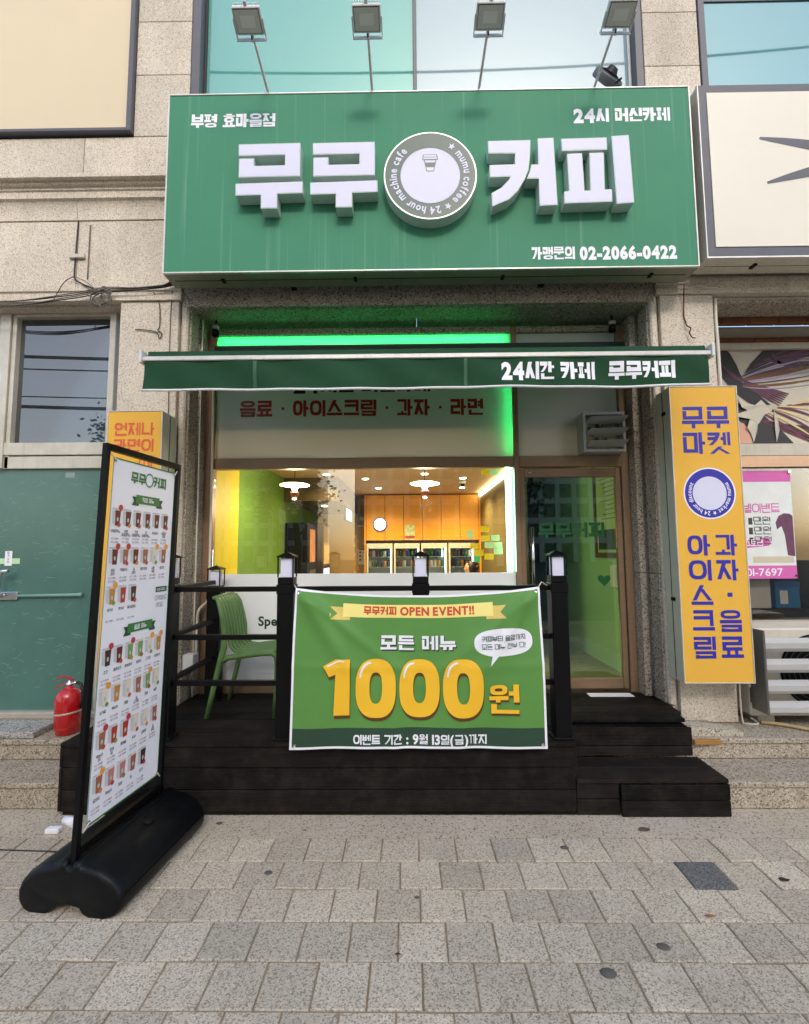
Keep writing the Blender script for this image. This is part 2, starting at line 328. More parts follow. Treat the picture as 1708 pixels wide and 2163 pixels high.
def cons(c, x0, y0, x1, y1, t, slant=False):
    c = DBL.get(c, c)
    if len(c) == 2:
        m = (x0+x1)/2; g = (x1-x0)*.05; return cons(c[0], x0, y0, m-g, y1, t*.8)+cons(c[1], m+g, y0, x1, y1, t*.8)
    w, h = x1-x0, y1-y0; tv = min(t, w*.36); th = lambda n: min(t*.95, h/(n+(n-1)*.5))
    def leg():
        if not slant: return [rc(x1-tv, y0, x1, y1)]
        P = []; k = 6
        for i in range(k):
            q = []
            for s_ in (i/k, (i+1)/k):
                q.append((x1-tv-(w-tv)*.92*s_**2.2, y1-h*s_))
            (a, ya), (b, yb) = q; P.append([(b, yb), (b+tv*(1+.1*i/k), yb), (a+tv, ya), (a, ya)])
        return P
    if c == 'ㄱ': a = th(2); return [rc(x0, y1-a, x1, y1)]+leg()
    if c == 'ㄴ': a = th(2); return [rc(x0, y0, x0+tv, y1), rc(x0, y0, x1, y0+a)]
    if c == 'ㄷ': a = th(2); return [rc(x0, y1-a, x1, y1), rc(x0, y0, x1, y0+a), rc(x0, y0, x0+tv, y1)]
    if c == 'ㄹ':
        a = th(3); m = (y0+y1)/2
        return [rc(x0, y1-a, x1, y1), rc(x0, m-a/2, x1, m+a/2), rc(x0, y0, x1, y0+a), rc(x1-tv, m, x1, y1), rc(x0, y0, x0+tv, m)]
    if c == 'ㅁ': a = th(2); return [rc(x0, y1-a, x1, y1), rc(x0, y0, x1, y0+a), rc(x1-tv, y0, x1, y1), rc(x0, y0, x0+tv, y1-a*1.28)]
    if c == 'ㅂ': a = th(3); m = y0+h*.52; return [rc(x0, y0, x0+tv, y1), rc(x1-tv, y0, x1, y1), rc(x0, y0, x1, y0+a), rc(x0, m-a/2, x1, m+a/2)]
    if c in 'ㅅㅈㅊ':
        P = []; yt = y1
        if c == 'ㅊ': a = th(4); P.append(rc(x0+w*.32, y1-a*.8, x1-w*.32, y1)); yt = y1-a*1.1
        if c in 'ㅈㅊ': a = th(4)*1.1; P.append(rc(x0, yt-a, x1, yt)); yt -= a*.95
        cx = x0+w*.52
        P += [[(x0, y0), (x0+tv*1.1, y0), (cx+tv*.55, yt), (cx-tv*.6, yt)], [(x1-tv*1.1, y0), (x1, y0), (cx+tv*.25, yt-(yt-y0)*.22), (cx-tv*.5, yt-(yt-y0)*.35)]]
        return P
    if c == 'ㅇ': return ring((x0+x1)/2, (y0+y1)/2, w/2, h/2, tv, min(t, h*.34))
    if c == 'ㅋ': a = th(3); m = (y0+y1)/2+h*.02; return [rc(x0, y1-a, x1, y1), rc(x0, m-a/2, x1-tv*.6, m+a/2)]+leg()
    if c == 'ㅌ': a = th(3); m = (y0+y1)/2; return [rc(x0, y1-a, x1, y1), rc(x0, m-a/2, x1, m+a/2), rc(x0, y0, x1, y0+a), rc(x0, y0, x0+tv, y1)]
    if c == 'ㅍ': a = th(3)*1.05; tv = min(tv, w*.26); return [rc(x0, y1-a, x1, y1), rc(x0, y0, x1, y0+a), rc(x0+w*.2, y0, x0+w*.2+tv, y1-a*1.12), rc(x1-w*.2-tv, y0, x1-w*.2, y1-a*1.12)]
    if c == 'ㅎ':
        a = th(5); return [rc(x0+w*.25, y1-a, x1-w*.25, y1), rc(x0, y1-a*2.35, x1, y1-a*1.35)]+ring((x0+x1)/2, y0+(h-a*2.6)/2, w*.44, (h-a*2.6)/2, tv, min(t*.9, (h-a*2.6)*.34))
    return []
def syllable(ch, t):
    k = ord(ch)-0xAC00; c, j, f = CHO[k//588], JUNG[(k % 588)//28], JONG[k % 28]
    P = []; yb = .385 if f else 0.0
    V = {'ㅏ': 'R', 'ㅑ': 'RR', 'ㅓ': 'L', 'ㅕ': 'LL', 'ㅣ': '', 'ㅐ': 'H', 'ㅔ': 'E', 'ㅒ': 'HH', 'ㅖ': 'EE'}
    def stem(kind, y0, y1, x=None, xc=.5):
        h = y1-y0; tt = t; ym = y0+h*.5; tk = min(t*.85, h*.24)
        def ticks(n): return [ym] if n == 1 else [ym+h*.16, ym-h*.16]
        if kind in ('H', 'HH', 'E', 'EE'):
            tt = t*.78; xb = 1-tt; xa = xb-tt*1.5
            for yy in ticks(len(kind)):
                P.append(rc(xa, yy-tk/2, xb, yy+tk/2) if kind[0] == 'H' else rc(xa-tt*.75, yy-tk/2, xa, yy+tk/2))
            P.append(rc(xb, y0, 1, y1)); P.append(rc(xa, y0+.02, xa+tt, y1-.02)); return xa-(tt*.75 if kind[0] == 'E' else 0)
        xs = 1-t-(t*.75 if kind and kind[0] == 'R' else 0)
        P.append(rc(xs, y0, xs+t, y1))
        for yy in ticks(len(kind)) if kind else []:
            P.append(rc(xs+t, yy-tk/2, xs+t*1.75, yy+tk/2) if kind[0] == 'R' else rc(xs-t*.8, yy-tk/2, xs, yy+tk/2))
        return xs-(t*.8 if kind and kind[0] == 'L' else 0)
    if j in V:
        xe = stem(V[j], yb, 1)
        P += cons(c, 0, yb+(.02 if f else .06), xe-.045, .985, t, slant=c in 'ㄱㅋ')
    elif j in 'ㅗㅛㅜㅠㅡ':
        a = min(t, .16); H = 1-yb
        if j == 'ㅡ': bar = yb+H*.06 if not f else yb+.0; top = bar+a+.05; P.append(rc(0, bar, 1, bar+a))
        elif j in 'ㅗㅛ':
            bar = yb+(.02 if not f else -.0); st = H*.17; P.append(rc(0, bar, 1, bar+a)); top = bar+a+st
            for xc in ([.5] if j == 'ㅗ' else [.32, .68]): P.append(rc(xc-t*.45, bar+a, xc+t*.45, top+.01))
        else:
            st = (.2 if not f else .10); bar = yb+st; P.append(rc(0, bar, 1, bar+a)); top = bar+a+.05
            for xc in ([.52] if j == 'ㅜ' else [.32, .68]): P.append(rc(xc-t*.5, bar-st, xc+t*.5, bar))
        P += cons(c, .05, top, .95, 1, t*(1 if not f else .9))
    else:
        a = min(t*.9, .14); kind = {'ㅘ': 'R', 'ㅙ': 'H', 'ㅚ': '', 'ㅝ': 'L', 'ㅞ': 'E', 'ㅟ': '', 'ㅢ': ''}[j]
        xe = stem(kind, yb, 1)
        if j in 'ㅘㅙㅚ':
            bar = yb+.03; st = .12*(1-yb); P.append(rc(0, bar, xe-.03, bar+a)); P.append(rc(xe*.5-t*.4, bar+a, xe*.5+t*.4, bar+a+st)); top = bar+a+st
        elif j == 'ㅢ': bar = yb+.05; P.append(rc(0, bar, xe-.03, bar+a)); top = bar+a+.05
        else:
            st = .13*(1-yb); bar = yb+st; P.append(rc(0, bar, xe-.02, bar+a)); P.append(rc(xe*.45-t*.4, bar-st, xe*.45+t*.4, bar)); top = bar+a+.04
        P += cons(c, .03, top, xe-.05, 1, t*.85)
    if f:
        if len(f) == 2: P += cons(f[0], .04, 0, .47, yb-.055, t*.75)+cons(f[1], .53, 0, .98, yb-.055, t*.75)
        else: P += cons(f, .06, 0, .98, yb-.055, t)
    return P
def text_polys(s, size, width=None, t=.15, gap=.09, sx=.95, loff=.022, lh=.98, space=.38):
    """list of polygons (metres, origin bottom left) for a line of lettering"""
    out = []; x = 0; k = 0
    for ch in s:
        if ch == ' ': x += space; continue
        if ch == '·': out.append((0, [(x+.1+a, .42+b) for a, b in rc(0, 0, .16, .16)])); x += .42; continue
        if '가' <= ch <= '힣':
            for i, p in enumerate(syllable(ch, t)): out.append((i % 12, [(x+a*sx, b) for a, b in p]))
            x += sx+gap
        else:
            g = glyph(ch, loff)
            if not g: continue
            sc = lh/.73; xs = [a for p in g for a, b in p]; x0, x1 = min(xs), max(xs)
            for p in g: out.append((0, [(x+(a-x0)*sc, b*sc) for a, b in p]))
            x += (x1-x0)*sc+gap
    tot = max(x-gap, .01); f = (width/(tot*size)) if width else 1
    return [(l, [(a*size*f, b*size) for a, b in p]) for l, p in out], tot*size*f
def print_on(name, polys, fn, m, parent, sub=None):
    """polys: (layer, [(a,b)...]) ; fn(a,b,layer) -> point"""
    mb = MB()
    for l, p in polys:
        if sub and len(p) == 4:
            (ax, ay), (bx_, by), (cx, cy), (dx, dy) = p
            nu = max(1, int(max(math.hypot(bx_-ax, by-ay), math.hypot(cx-dx, cy-dy))/sub)); nv = max(1, int(max(math.hypot(dx-ax, dy-ay), math.hypot(cx-bx_, cy-by))/sub))
            g = []
            for j in range(nv+1):
                for i in range(nu+1):
                    u, v = i/nu, j/nv
                    g.append(fn((ax*(1-u)+bx_*u)*(1-v)+(dx*(1-u)+cx*u)*v, (ay*(1-u)+by*u)*(1-v)+(dy*(1-u)+cy*u)*v, l))
            mb.add(g, [[j*(nu+1)+i, j*(nu+1)+i+1, (j+1)*(nu+1)+i+1, (j+1)*(nu+1)+i] for j in range(nv) for i in range(nu)])
        else: mb.add([fn(a, b, l) for a, b in p], [list(range(len(p)))])
    return obj(name, mb.v, mb.f, m, parent)
def wall_text(name, s, x, z, y, size, m, parent, width=None, align='l', eps=.0002, **k):
    """lettering on a plane facing the street (constant y); one part for each word"""
    P, w = text_polys(s, size, width, **k); x0 = x if align == 'l' else (x-w/2 if align == 'c' else x-w)
    words = []; cur = None
    for l, p in P:
        a0, a1 = min(a for a, b in p), max(a for a, b in p)
        if cur is None or a0 > cur[1]+size*.22 : cur = [[], a1]; words.append(cur)
        cur[0].append((l, p)); cur[1] = max(cur[1], a1)
    for wd, _ in words: o = print_on(name, wd, lambda a, b, l: (x0+a, y-l*eps, z+b), m, parent)
    return o
def circle_text(name, words, a0, a1, c, R, y, size, m, parent, **k):
    """words set clockwise round a ring from angle a0 to a1 (degrees from the top), letter tops outward; one part for each word"""
    lay = []; x = 0
    for w_ in words:
        for ch in w_:
            if ch == '★': P = [(0, [((.4+.42*(1 if i % 2 == 0 else .45)*math.sin(rad(i*36)))*size, (.36+.42*(1 if i % 2 == 0 else .45)*math.cos(rad(i*36)))*size) for i in range(10)])]; w = .8*size
            else: P, w = text_polys(ch, size, None, lh=.8, **k)
            lay.append((w_, P, x, w)); x += w+.09*size
        x += .34*size
    f = rad(a1-a0)*R/(x-.43*size); o = None
    for w_ in words:
        out = []
        for q_, P, xx, w in lay:
            if q_ is not w_: continue
            th = rad(a0)+(xx+w/2)*f/R
            for l, p in P: out.append((0, [(c[0]+(R+b_)*math.sin(th)+(a-w/2)*f*math.cos(th), c[1]+(R+b_)*math.cos(th)-(a-w/2)*f*math.sin(th)) for a, b_ in p]))
        o = print_on(name, out, lambda a, b_, l: (a, y, b_), m, parent)
    return o
def disc(name, c, r, y, m, parent, r0=0, n=48):
    mb = MB()
    P = [(c[0]+r*math.cos(2*math.pi*i/n), y, c[1]+r*math.sin(2*math.pi*i/n)) for i in range(n)]
    if r0 <= 0: mb.add(P, [list(range(n))])
    else:
        Q = [(c[0]+r0*math.cos(2*math.pi*i/n), y, c[1]+r0*math.sin(2*math.pi*i/n)) for i in range(n)]
        mb.add(P+Q, [[i, (i+1) % n, n+(i+1) % n, n+i] for i in range(n)])
    return obj(name, mb.v, mb.f, m, parent)
for _o in (.022, 0.0, .012): 
    for _c in '0123456789': glyph(_c, _o)

# ================================================================== GROUND
ground = struct(box('ground', (-60, 60), (-90, 3.0), (-.32, -.17), ASPH))
pav = struct(box('pavement', (-12, 12), (-2.6, 2.79), (-.168, -.006), SAND))
kerb = struct(MB().box((-12, 12), (-2.78, -2.604), (-.168, -.002), .01).build('kerb', STONE2, fix=False))
apron = struct(box('apron', (-12, 12), (2.7925, 3.50), (-.168, 0), APRON))
def tile_mesh(name, m):
    mb = MB(); w = .0965; c = .0035; h = .03
    lo = [(-w, -w, -h), (w, -w, -h), (w, w, -h), (-w, w, -h)]; mid = [(-w, -w, -c), (w, -w, -c), (w, w, -c), (-w, w, -c)]
    k = w-c; tp = [(-k, -k, 0), (k, -k, 0), (k, k, 0), (-k, k, 0)]
    me = bpy.data.meshes.new(name); me.from_pydata(lo+mid+tp, [], [[8, 9, 10, 11]]+[[i, (i+1) % 4, 4+(i+1) % 4, 4+i] for i in range(4)]+[[4+i, 4+(i+1) % 4, 8+(i+1) % 4, 8+i] for i in range(4)])
    me.materials.append(m); return me
TM, TMC, TMD = tile_mesh('paving_tile', PAVE), tile_mesh('paving_tile_cream', PAVEC), tile_mesh('paving_tile_dark', PAVED)
rest = MB()
for row in range(18):
    yc = 2.79-.2*row-.1; x0 = -2.96 if row % 2 else -2.865
    for i in range(31):
        xc = x0+.2*i; zz = random.uniform(-.0025, .0025); tl = (random.gauss(0, .007), random.gauss(0, .007), random.gauss(0, .008))
        if row < 8 and abs(xc) < 3.0:
            me = TM
            if row == 3 and abs(xc+.76) < .09: me = TMC
            if row == 0 and abs(xc-.535) < .09: me = TMC
            if row == 1 and abs(xc-1.44) < .09: me = TMD
            t = bpy.data.objects.new('paving_tile', me); COL.objects.link(t); t.parent = pav
            t.location = Vector((xc, yc, zz)) - wloc(pav); t.rotation_euler = tl
        else: rest.box((xc-.0968, xc+.0968), (yc-.0968, yc+.0968), (-.03, zz))
ro = rest.build('paving_tile_field', PAVE, pav, fix=False); ro['kind'] = 'stuff'

# concrete steps that run along the whole front (the deck stands before them)
for nm, xr in (('steps', (-5.2, -2.0)), ('steps', (1.4, 5.2))):
    mb = MB(); mb.box(xr, (3.083, 3.9), (.002, .125), .006); st = struct(mb.build('stone_steps', STONE2, fix=False))
    box('step_nosing', xr, (3.075, 3.42), (.127, .162), STONE2, st, .006)
    box('step_riser', xr, (3.41, 3.9), (.164, .262), STONE2, st, .004)
    box('landing_slab', xr, (3.398, 4.6), (.264, .299), STONE2, st, .006)
struct(box('foundation', (-1.99, 1.39), (3.52, 4.3), (-.1, .24), STONE2))

# ================================================================== BUILDING
bld = thing('commercial_building', 'beige speckled granite front of a commercial building with cornice and upper windows', 'building', (0, 3.72, 0))
FY = 3.70
def panel(x0, x1, z0, z1, y=FY, y1=3.745, m=STONE, name='stone_panel'): return box(name, (x0+.0022, x1-.0022), (y, y1), (z0+.0022, z1-.0022), m, bld, .003)
# backing walls (behind the cladding)
box('wall', (-5.2, 5.2), (3.75, 4.0), (3.63, 5.10), STONE, bld)
box('wall', (-2.38, -1.80), (3.75, 4.05), (.30, 3.628), STONE, bld)
box('wall', (2.0, 2.44), (3.75, 4.05), (.30, 3.628), STONE, bld)
for x0, x1 in ((-2.31, -1.842), (2.008, 2.475)):
    for z0, z1 in ((5.102, 5.664), (5.664, 6.161), (6.161, 6.66), (6.66, 7.3)): panel(x0, x1, z0, z1)
for x0, x1 in ((-5.2, -4.2), (-4.2, -2.722), (-2.722, -1.3), (-1.3, .1), (.1, 1.5), (1.5, 2.9), (2.9, 4.3)): panel(x0, x1, 4.67, 5.10)
for x0, x1 in ((-5.2, -4.1), (-4.1, -2.735), (-2.735, -1.3), (-1.3, .1), (.1, 1.5), (1.5, 2.9), (2.9, 4.3)): panel(x0, x1, 3.79, 4.352)
# cornice blocks
cp = [(3.742, 4.668), (3.565, 4.668), (3.565, 4.634), (3.605, 4.630), (3.605, 4.606), (3.632, 4.600), (3.632, 4.578), (3.645, 4.57), (3.645, 4.515)]
cp += [(3.645+.051*math.sin(rad(a)), 4.515-.155*(1-math.cos(rad(a)))) for a in range(12, 91, 13)] + [(3.742, 4.358)]
for x0, x1 in ((-5.2, -4.1), (-4.097, -2.747), (-2.744, -1.3), (-1.297, .1), (.103, 1.5), (1.503, 2.9), (2.903, 4.3)): MB().extrude_x(cp, x0, x1).build('cornice_block', STONE, bld)
mp_ = [(3.745, 3.787), (3.676, 3.787), (3.676, 3.735), (3.69, 3.728), (3.69, 3.70), (3.68, 3.695), (3.68, 3.652), (3.745, 3.652)]
for x0, x1 in ((-5.2, -4.1), (-4.097, -2.72), (-2.717, -1.85), (2.0, 3.06), (3.063, 4.4)): MB().extrude_x(mp_, x0, x1).build('string_course', STONE, bld)
# lintel over the cafe opening
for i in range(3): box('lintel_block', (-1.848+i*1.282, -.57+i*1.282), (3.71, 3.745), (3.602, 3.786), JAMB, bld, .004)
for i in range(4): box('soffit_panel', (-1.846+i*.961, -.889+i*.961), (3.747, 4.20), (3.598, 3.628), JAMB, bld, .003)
# pilasters
for x0, x1, xi in ((-2.355, -1.872, -1.80), (2.032, 2.46, 1.955)):
    for z0, z1 in ((.301, 1.41), (1.41, 2.58), (2.58, 3.65)):
        panel(x0, x1, z0, z1)
        b0, b1 = sorted((xi, x1+.012 if xi < 0 else x0-.012)); b0 += .003; b1 -= .003
        pr = [(b0, 3.745), (b1, 3.745), (b1, 3.725), (b1-.012, 3.712), (b0+.012, 3.712), (b0, 3.725)]
        mb = MB(); n = len(pr); zz0 = z0+.0022 if z0 > .4 else .432
        mb.add([(x, y, zz0) for x, y in pr]+[(x, y, z1-.0022) for x, y in pr], [list(range(n)), list(range(n, 2*n))]+[[i, (i+1) % n, n+(i+1) % n, n+i] for i in range(n)])
        mb.build('pilaster_bead', STONE, bld)
        s = 1 if xi < 0 else -1
        for ya, yb in ((3.748, 3.895), (3.912, 4.10)):
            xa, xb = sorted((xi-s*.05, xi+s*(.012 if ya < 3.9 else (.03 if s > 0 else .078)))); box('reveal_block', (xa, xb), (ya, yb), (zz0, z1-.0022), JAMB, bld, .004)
# upper windows
UG1 = mat('glass_teal', srgb('#5fa69c'), .02, metal=.2, crough=.005, spec=.6, coat=.3, var=.03, vscale=.6)
UG2 = mat('glass_pale', srgb('#90a9b1'), .02, metal=.15, crough=.005, spec=.6, coat=.3, var=.03, vscale=.6)
UG3 = mat('glass_blue', srgb('#6a9fa5'), .02, metal=.25, crough=.005, spec=.6, coat=.3, var=.03, vscale=.6)
box('window_frame', (-1.838, -1.765), (3.70, 3.84), (5.104, 7.3), DGREY, bld, .004); box('window_frame', (1.94, 2.004), (3.70, 3.84), (5.104, 7.3), DGREY, bld, .004)
box('window_mullion', (.058, .088), (3.775, 3.84), (5.104, 7.3), DGREY, bld, .003)
box('window_gasket', (-1.762, -1.748), (3.78, 3.84), (5.104, 7.3), RUBBER, bld); box('window_gasket', (1.916, 1.937), (3.78, 3.84), (5.104, 7.3), WHITEM, bld)
box('window_pane', (-1.747, .057), (3.80, 3.83), (5.104, 7.3), UG1, bld); box('window_pane', (.089, 1.915), (3.80, 3.83), (5.104, 7.3), UG2, bld)
box('window_frame', (2.48, 2.535), (3.69, 3.84), (5.104, 7.3), DGREY, bld, .004)
box('window_pane', (2.537, 4.9), (3.78, 3.83), (5.104, 6.34), UG3, bld); box('window_frame', (2.537, 4.9), (3.77, 3.84), (6.342, 6.37), DGREY, bld)
box('window_pane', (2.537, 4.9), (3.78, 3.83), (6.372, 7.3), mat('glass_green', srgb('#2f8f70'), .06, spec=.6, coat=.6), bld)
box('board_frame', (-2.352, -2.312), (3.655, 3.74), (5.12, 7.3), DGREY, bld, .003); box('board_frame', (-5.2, -2.354), (3.655, 3.74), (5.12, 5.149), DGREY, bld, .003)
box('cream_board', (-5.2, -2.354), (3.685, 3.74), (5.151, 7.3), CREAM, bld)
box('wall', (-5.2, 5.2), (3.86, 4.0), (5.102, 7.4), STONE, bld)

# ================================================================== LEFT NEIGHBOUR'S STEEL DOOR
ld = thing('steel_door', 'stainless framed glass door with frosted green lower pane beside the cafe', 'door', (-2.95, 3.9, .30))
DY = 3.86
box('door_post', (-2.515, -2.462), (DY-.04, DY+.09), (.302, 3.646), STEEL, ld, .004)
box('door_post', (-3.36, -3.325), (DY-.02, DY+.09), (2.30, 3.646), STEEL, ld, .004); box('door_post', (-3.45, -3.362), (DY-.04, DY+.09), (2.30, 3.646), STEEL, ld, .004)
box('door_header', (-3.324, -2.516), (DY-.03, DY+.09), (3.60, 3.646), STEEL, ld, .003)
box('door_transom', (-3.45, -2.516), (DY-.03, DY+.09), (2.41, 2.515), STEEL, ld, .004); box('door_rail', (-3.42, -2.516), (DY-.02, DY+.07), (2.298, 2.402), STEEL, ld, .004)
FG = glass('dark_reflecting_glass', (.22, .26, .27), 2.7, 1.55, .0, .3, (.10, .11, .11))
box('transom_pane', (-3.322, -2.518), (DY+.03, DY+.04), (2.517, 3.598), FG, ld)
FRG = mat('scratched_green_glass', srgb('#4b746a'), .3, spec=.5, var=.14, vscale=3, dirt=.12, coat=.25, bump=.1, bscale=220)
box('door_pane', (-4.3, -2.518), (DY+.01, DY+.035), (.352, 2.296), FRG, ld); box('door_sill', (-4.4, -2.40), (DY-.05, DY+.09), (.302, .350), STEEL, ld, .004)
box('transom_pane', (-5.0, -3.452), (DY+.03, DY+.04), (2.30, 3.646), mat('cream_blind', srgb('#d8c7ae'), .5, coat=.4), ld)
scr = MB()
for _ in range(260):
    x, z, a, l = random.uniform(-3.5, -2.53), random.uniform(.5, 2.25), random.uniform(-.6, .6)+random.choice((0, 1.2)), random.uniform(.012, .07); w = .0011
    dx, dz = l*math.cos(a), l*math.sin(a); scr.quad((x, DY+.0085, z), (x+dx, DY+.0085, z+dz), (x+dx, DY+.0085, z+dz+w*2), (x, DY+.0085, z+w*2))
so = scr.build('scratches', mat('scratch', srgb('#86ada3'), .6), ld, fix=False); so['kind'] = 'stuff'
h = box('lock_plate', (-3.42, -3.19), (DY-.015, DY+.009), (1.225, 1.29), CHROME, ld, .006)
MB().tube([(-3.31, DY-.02, 1.26), (-3.31, DY-.06, 1.27), (-3.30, DY-.065, 1.42), (-3.29, DY-.06, 1.455), (-3.24, DY-.055, 1.46)], .016, 10).build('lever_handle', CHROME, ld, True)
MB().tube([(-3.185, DY-.01, 1.257), (-2.70, DY-.01, 1.262), (-2.66, DY-.012, 1.264)], [.011, .013, .02], 8).build('push_bar', mat('frosted_rod', srgb('#7ea79c'), .4), ld, True)
p = sheet('pull_sticker', (-3.325, -3.265), DY+.007, (1.50, 1.62), PRW, ld)
P = []
for i, ch in enumerate('당기시오'):
    q, w = text_polys(ch, .018, t=.13); P += [(l, [(a-3.305, b+1.595-.024*i) for a, b in pp]) for l, pp in q]
print_on('pull_lettering', P, lambda a, b, l: (a, DY+.0062-l*.0001, b), mat('ink_dark', srgb('#2c2c2c'), .6), ld)
sheet('tape', (-3.42, -3.20), DY+.0078, (1.515, 1.56), mat('green_tape', srgb('#bfe0b4'), .5), ld)
sheet('small_sticker', (-2.86, -2.78), DY+.0078, (2.225, 2.268), mat('grey_label', srgb('#8d9a94'), .6), ld); sheet('small_sticker', (-3.31, -3.25), DY-.0225, (2.43, 2.47), PRW, ld)

# ================================================================== CAFE SHOPFRONT
sf = thing('cafe_shopfront', 'cafe shopfront of bronze aluminium frames with white film panels, window and glass door', 'shopfront', (0, 4.06, .44))
SY = 4.04
def fr(nm, x, z, y=(SY-.02, SY+.06), m=BRONZE): return box(nm, x, y, z, m, sf, .003)
fr('frame_post', (-1.768, -1.692), (.432, 3.56)); fr('frame_post', (.897, .942), (.432, 3.56)); fr('frame_post', (1.812, 1.876), (.432, 3.56))
fr('frame_rail', (-1.690, .895), (2.312, 2.404)); fr('frame_rail', (.944, 1.81), (2.312, 2.404)); fr('frame_rail', (-1.690, .895), (.432, .515)); fr('frame_rail', (-1.690, 1.81), (3.505, 3.56)) if 0 else None
fr('frame_head', (-1.690, .895), (3.507, 3.56), m=JAMB); fr('frame_head', (.944, 1.81), (3.507, 3.56), m=JAMB)
WF = film('white_film', (.74, .75, .72), .42)
box('film_panel', (-1.688, .893), (SY+.012, SY+.016), (2.406, 3.505), WF, sf); box('film_panel', (.946, 1.808), (SY+.012, SY+.016), (2.406, 3.505), WF, sf)
CG = glass('shop_glass', (.98, 1, .98), 1.4, 1.5)
box('window_pane', (-1.688, .893), (SY+.012, SY+.018), (1.414, 2.310), CG, sf)
WP = mat('white_panel', '#eef0f0', .35, var=.03, vscale=3, coat=.2)
box('lower_panel', (-1.688, .893), (SY+.008, SY+.03), (.517, 1.412), WP, sf)
wall_text('panel_lettering', 'Spe', -1.285, .98, SY+.0065, .105, mat('ink_green_black', srgb('#123a22'), .5), sf, loff=.03, gap=.05, lh=.75)
DR = mat('film_red', srgb('#8e1f12'), .5); OUT = mat('film_peach', srgb('#d99a6a'), .5); KINK = mat('film_black', srgb('#141414'), .5)
wall_text('window_lettering', '음료 · 아이스크림 · 과자 · 라면', -1.481, 2.776, SY+.0075, .146, DR, sf, width=2.128, t=.19)
wall_text('window_lettering', '24시간 머신카페', -1.012, 2.99, SY+.0075, .15, KINK, sf, width=1.20, t=.22, loff=.045)
# glowing strip lights (green LED) behind the film and in the window
LEDG = emission('led_green', (.02, 1, .22), 16); LEDT = emission('led_white_green', (.35, 1, .72), 12)
box('led_strip', (-1.68, .86), (SY+.045, SY+.055), (3.44, 3.48), LEDG, sf); box('led_strip', (.858, .87), (SY+.05, SY+.06), (2.42, 3.40), LEDG, sf)
box('led_tube', (.838, .872), (SY+.05, SY+.075), (1.42, 2.30), LEDT, sf)
box('led_backing', (.875, .895), (SY+.065, SY+.10), (1.416, 2.308), mat('led_channel', (.5, .6, .55), .5), sf)
box('light_stop_back', (-1.9, 2.2), (4.55, 4.6), (2.705, 3.55), mat('void_dark', (.12, .12, .11), .8), sf); box('light_stop_top', (-1.9, 2.2), (4.205, 4.6), (3.555, 3.6), MATS['void_dark'], sf); box('light_stop_end', (-1.9, -1.78), (4.11, 4.548), (2.705, 3.55), MATS['void_dark'], sf); box('light_stop_end', (1.96, 2.2), (4.11, 4.548), (2.705, 3.55), MATS['void_dark'], sf)  # unseen boxes added to keep sky light off the back of the film
# door
dr = box('door_stile', (.946, .985), (SY, SY+.045), (.455, 2.30), BRONZE, sf, .003)
box('door_stile', (1.762, 1.806), (SY, SY+.045), (.455, 2.30), BRONZE, sf, .003); box('door_rail', (.987, 1.76), (SY, SY+.045), (2.225, 2.30), BRONZE, sf, .003); box('door_rail', (.987, 1.76), (SY, SY+.045), (.455, .54), BRONZE, sf, .003)
DG = glass('door_glass', (.70, .84, .72), 2.6, 1.5)
dp = box('door_pane', (.987, 1.76), (SY+.018, SY+.026), (.542, 2.223), DG, sf)
GF = mat('door_film_green', srgb('#0f5a2c'), .45)
wall_text('door_lettering', '무무커피', 1.098, 1.705, SY+.0165, .128, GF, sf, width=.56, t=.2)
hp = [(16*math.sin(t)**3, 13*math.cos(t)-5*math.cos(2*t)-2*math.cos(3*t)-math.cos(4*t)) for t in [2*math.pi*i/28 for i in range(28)]]
obj('heart_film', [(1.64+a*.0034, SY+.0165, 1.345+b*.0034) for a, b in hp], [list(range(28))], GF, sf)
MB().tube([(1.03, SY-.05, 1.25), (1.03, SY-.05, 1.79)], .014, 12).build('door_handle', CHROME, sf, True); MB().tube([(1.03, SY-.06, 1.40), (1.03, SY+.0, 1.40)], .009, 8).build('handle_stud', CHROME, sf); MB().tube([(1.03, SY-.06, 1.64), (1.03, SY+.0, 1.64)], .009, 8).build('handle_stud', CHROME, sf)
MB().lathe([(.012, 0), (.012, .004), (.005, .005)], (1.03, SY-.001, 2.265), 12, 'Y', Matrix.Scale(-1, 3)).build('door_lock', CHROME, sf)

# ================================================================== CAFE INTERIOR (lit)
OCH = mat('ochre_laminate', srgb('#dc9414'), .45, var=.06); CEIL = mat('ceiling_cream', srgb('#b89a72'), .7); BEI = mat('beige_wall', srgb('#c4a271'), .7)
GRW = mat('lime_wall', srgb('#62872c'), .6, var=.05); YLW = mat('lemon_wall', srgb('#d3bf14'), .55); PGW = mat('pale_green_wall', srgb('#a5cf9a'), .6); DKW = mat('dark_bulkhead', srgb('#4a3a22'), .5)
inner = struct(box('interior_floor', (-1.9, 2.2), (4.115, 9.1), (.30, .44), mat('floor_tile', srgb('#8f8877'), .35, var=.1)))
struct(box('interior_ceiling', (-1.9, 2.2), (4.115, 9.1), (2.62, 2.70), CEIL)); struct(box('interior_back_wall', (-1.9, 2.2), (8.95, 9.1), (.442, 2.618), BEI))
struct(box('interior_side_wall', (-1.9, -1.74), (4.70, 8.948), (.442, 2.618), GRW)); struct(box('interior_side_wall', (-1.9, -1.71), (4.115, 4.698), (.442, 2.618), YLW))
struct(box('interior_side_wall', (1.98, 2.2), (4.115, 8.948), (.442, 2.618), PGW))
struct(box('interior_partition', (1.26, 1.32), (5.3, 8.948), (.442, 2.618), mat('olive_wall', srgb('#5d5228'), .6)))
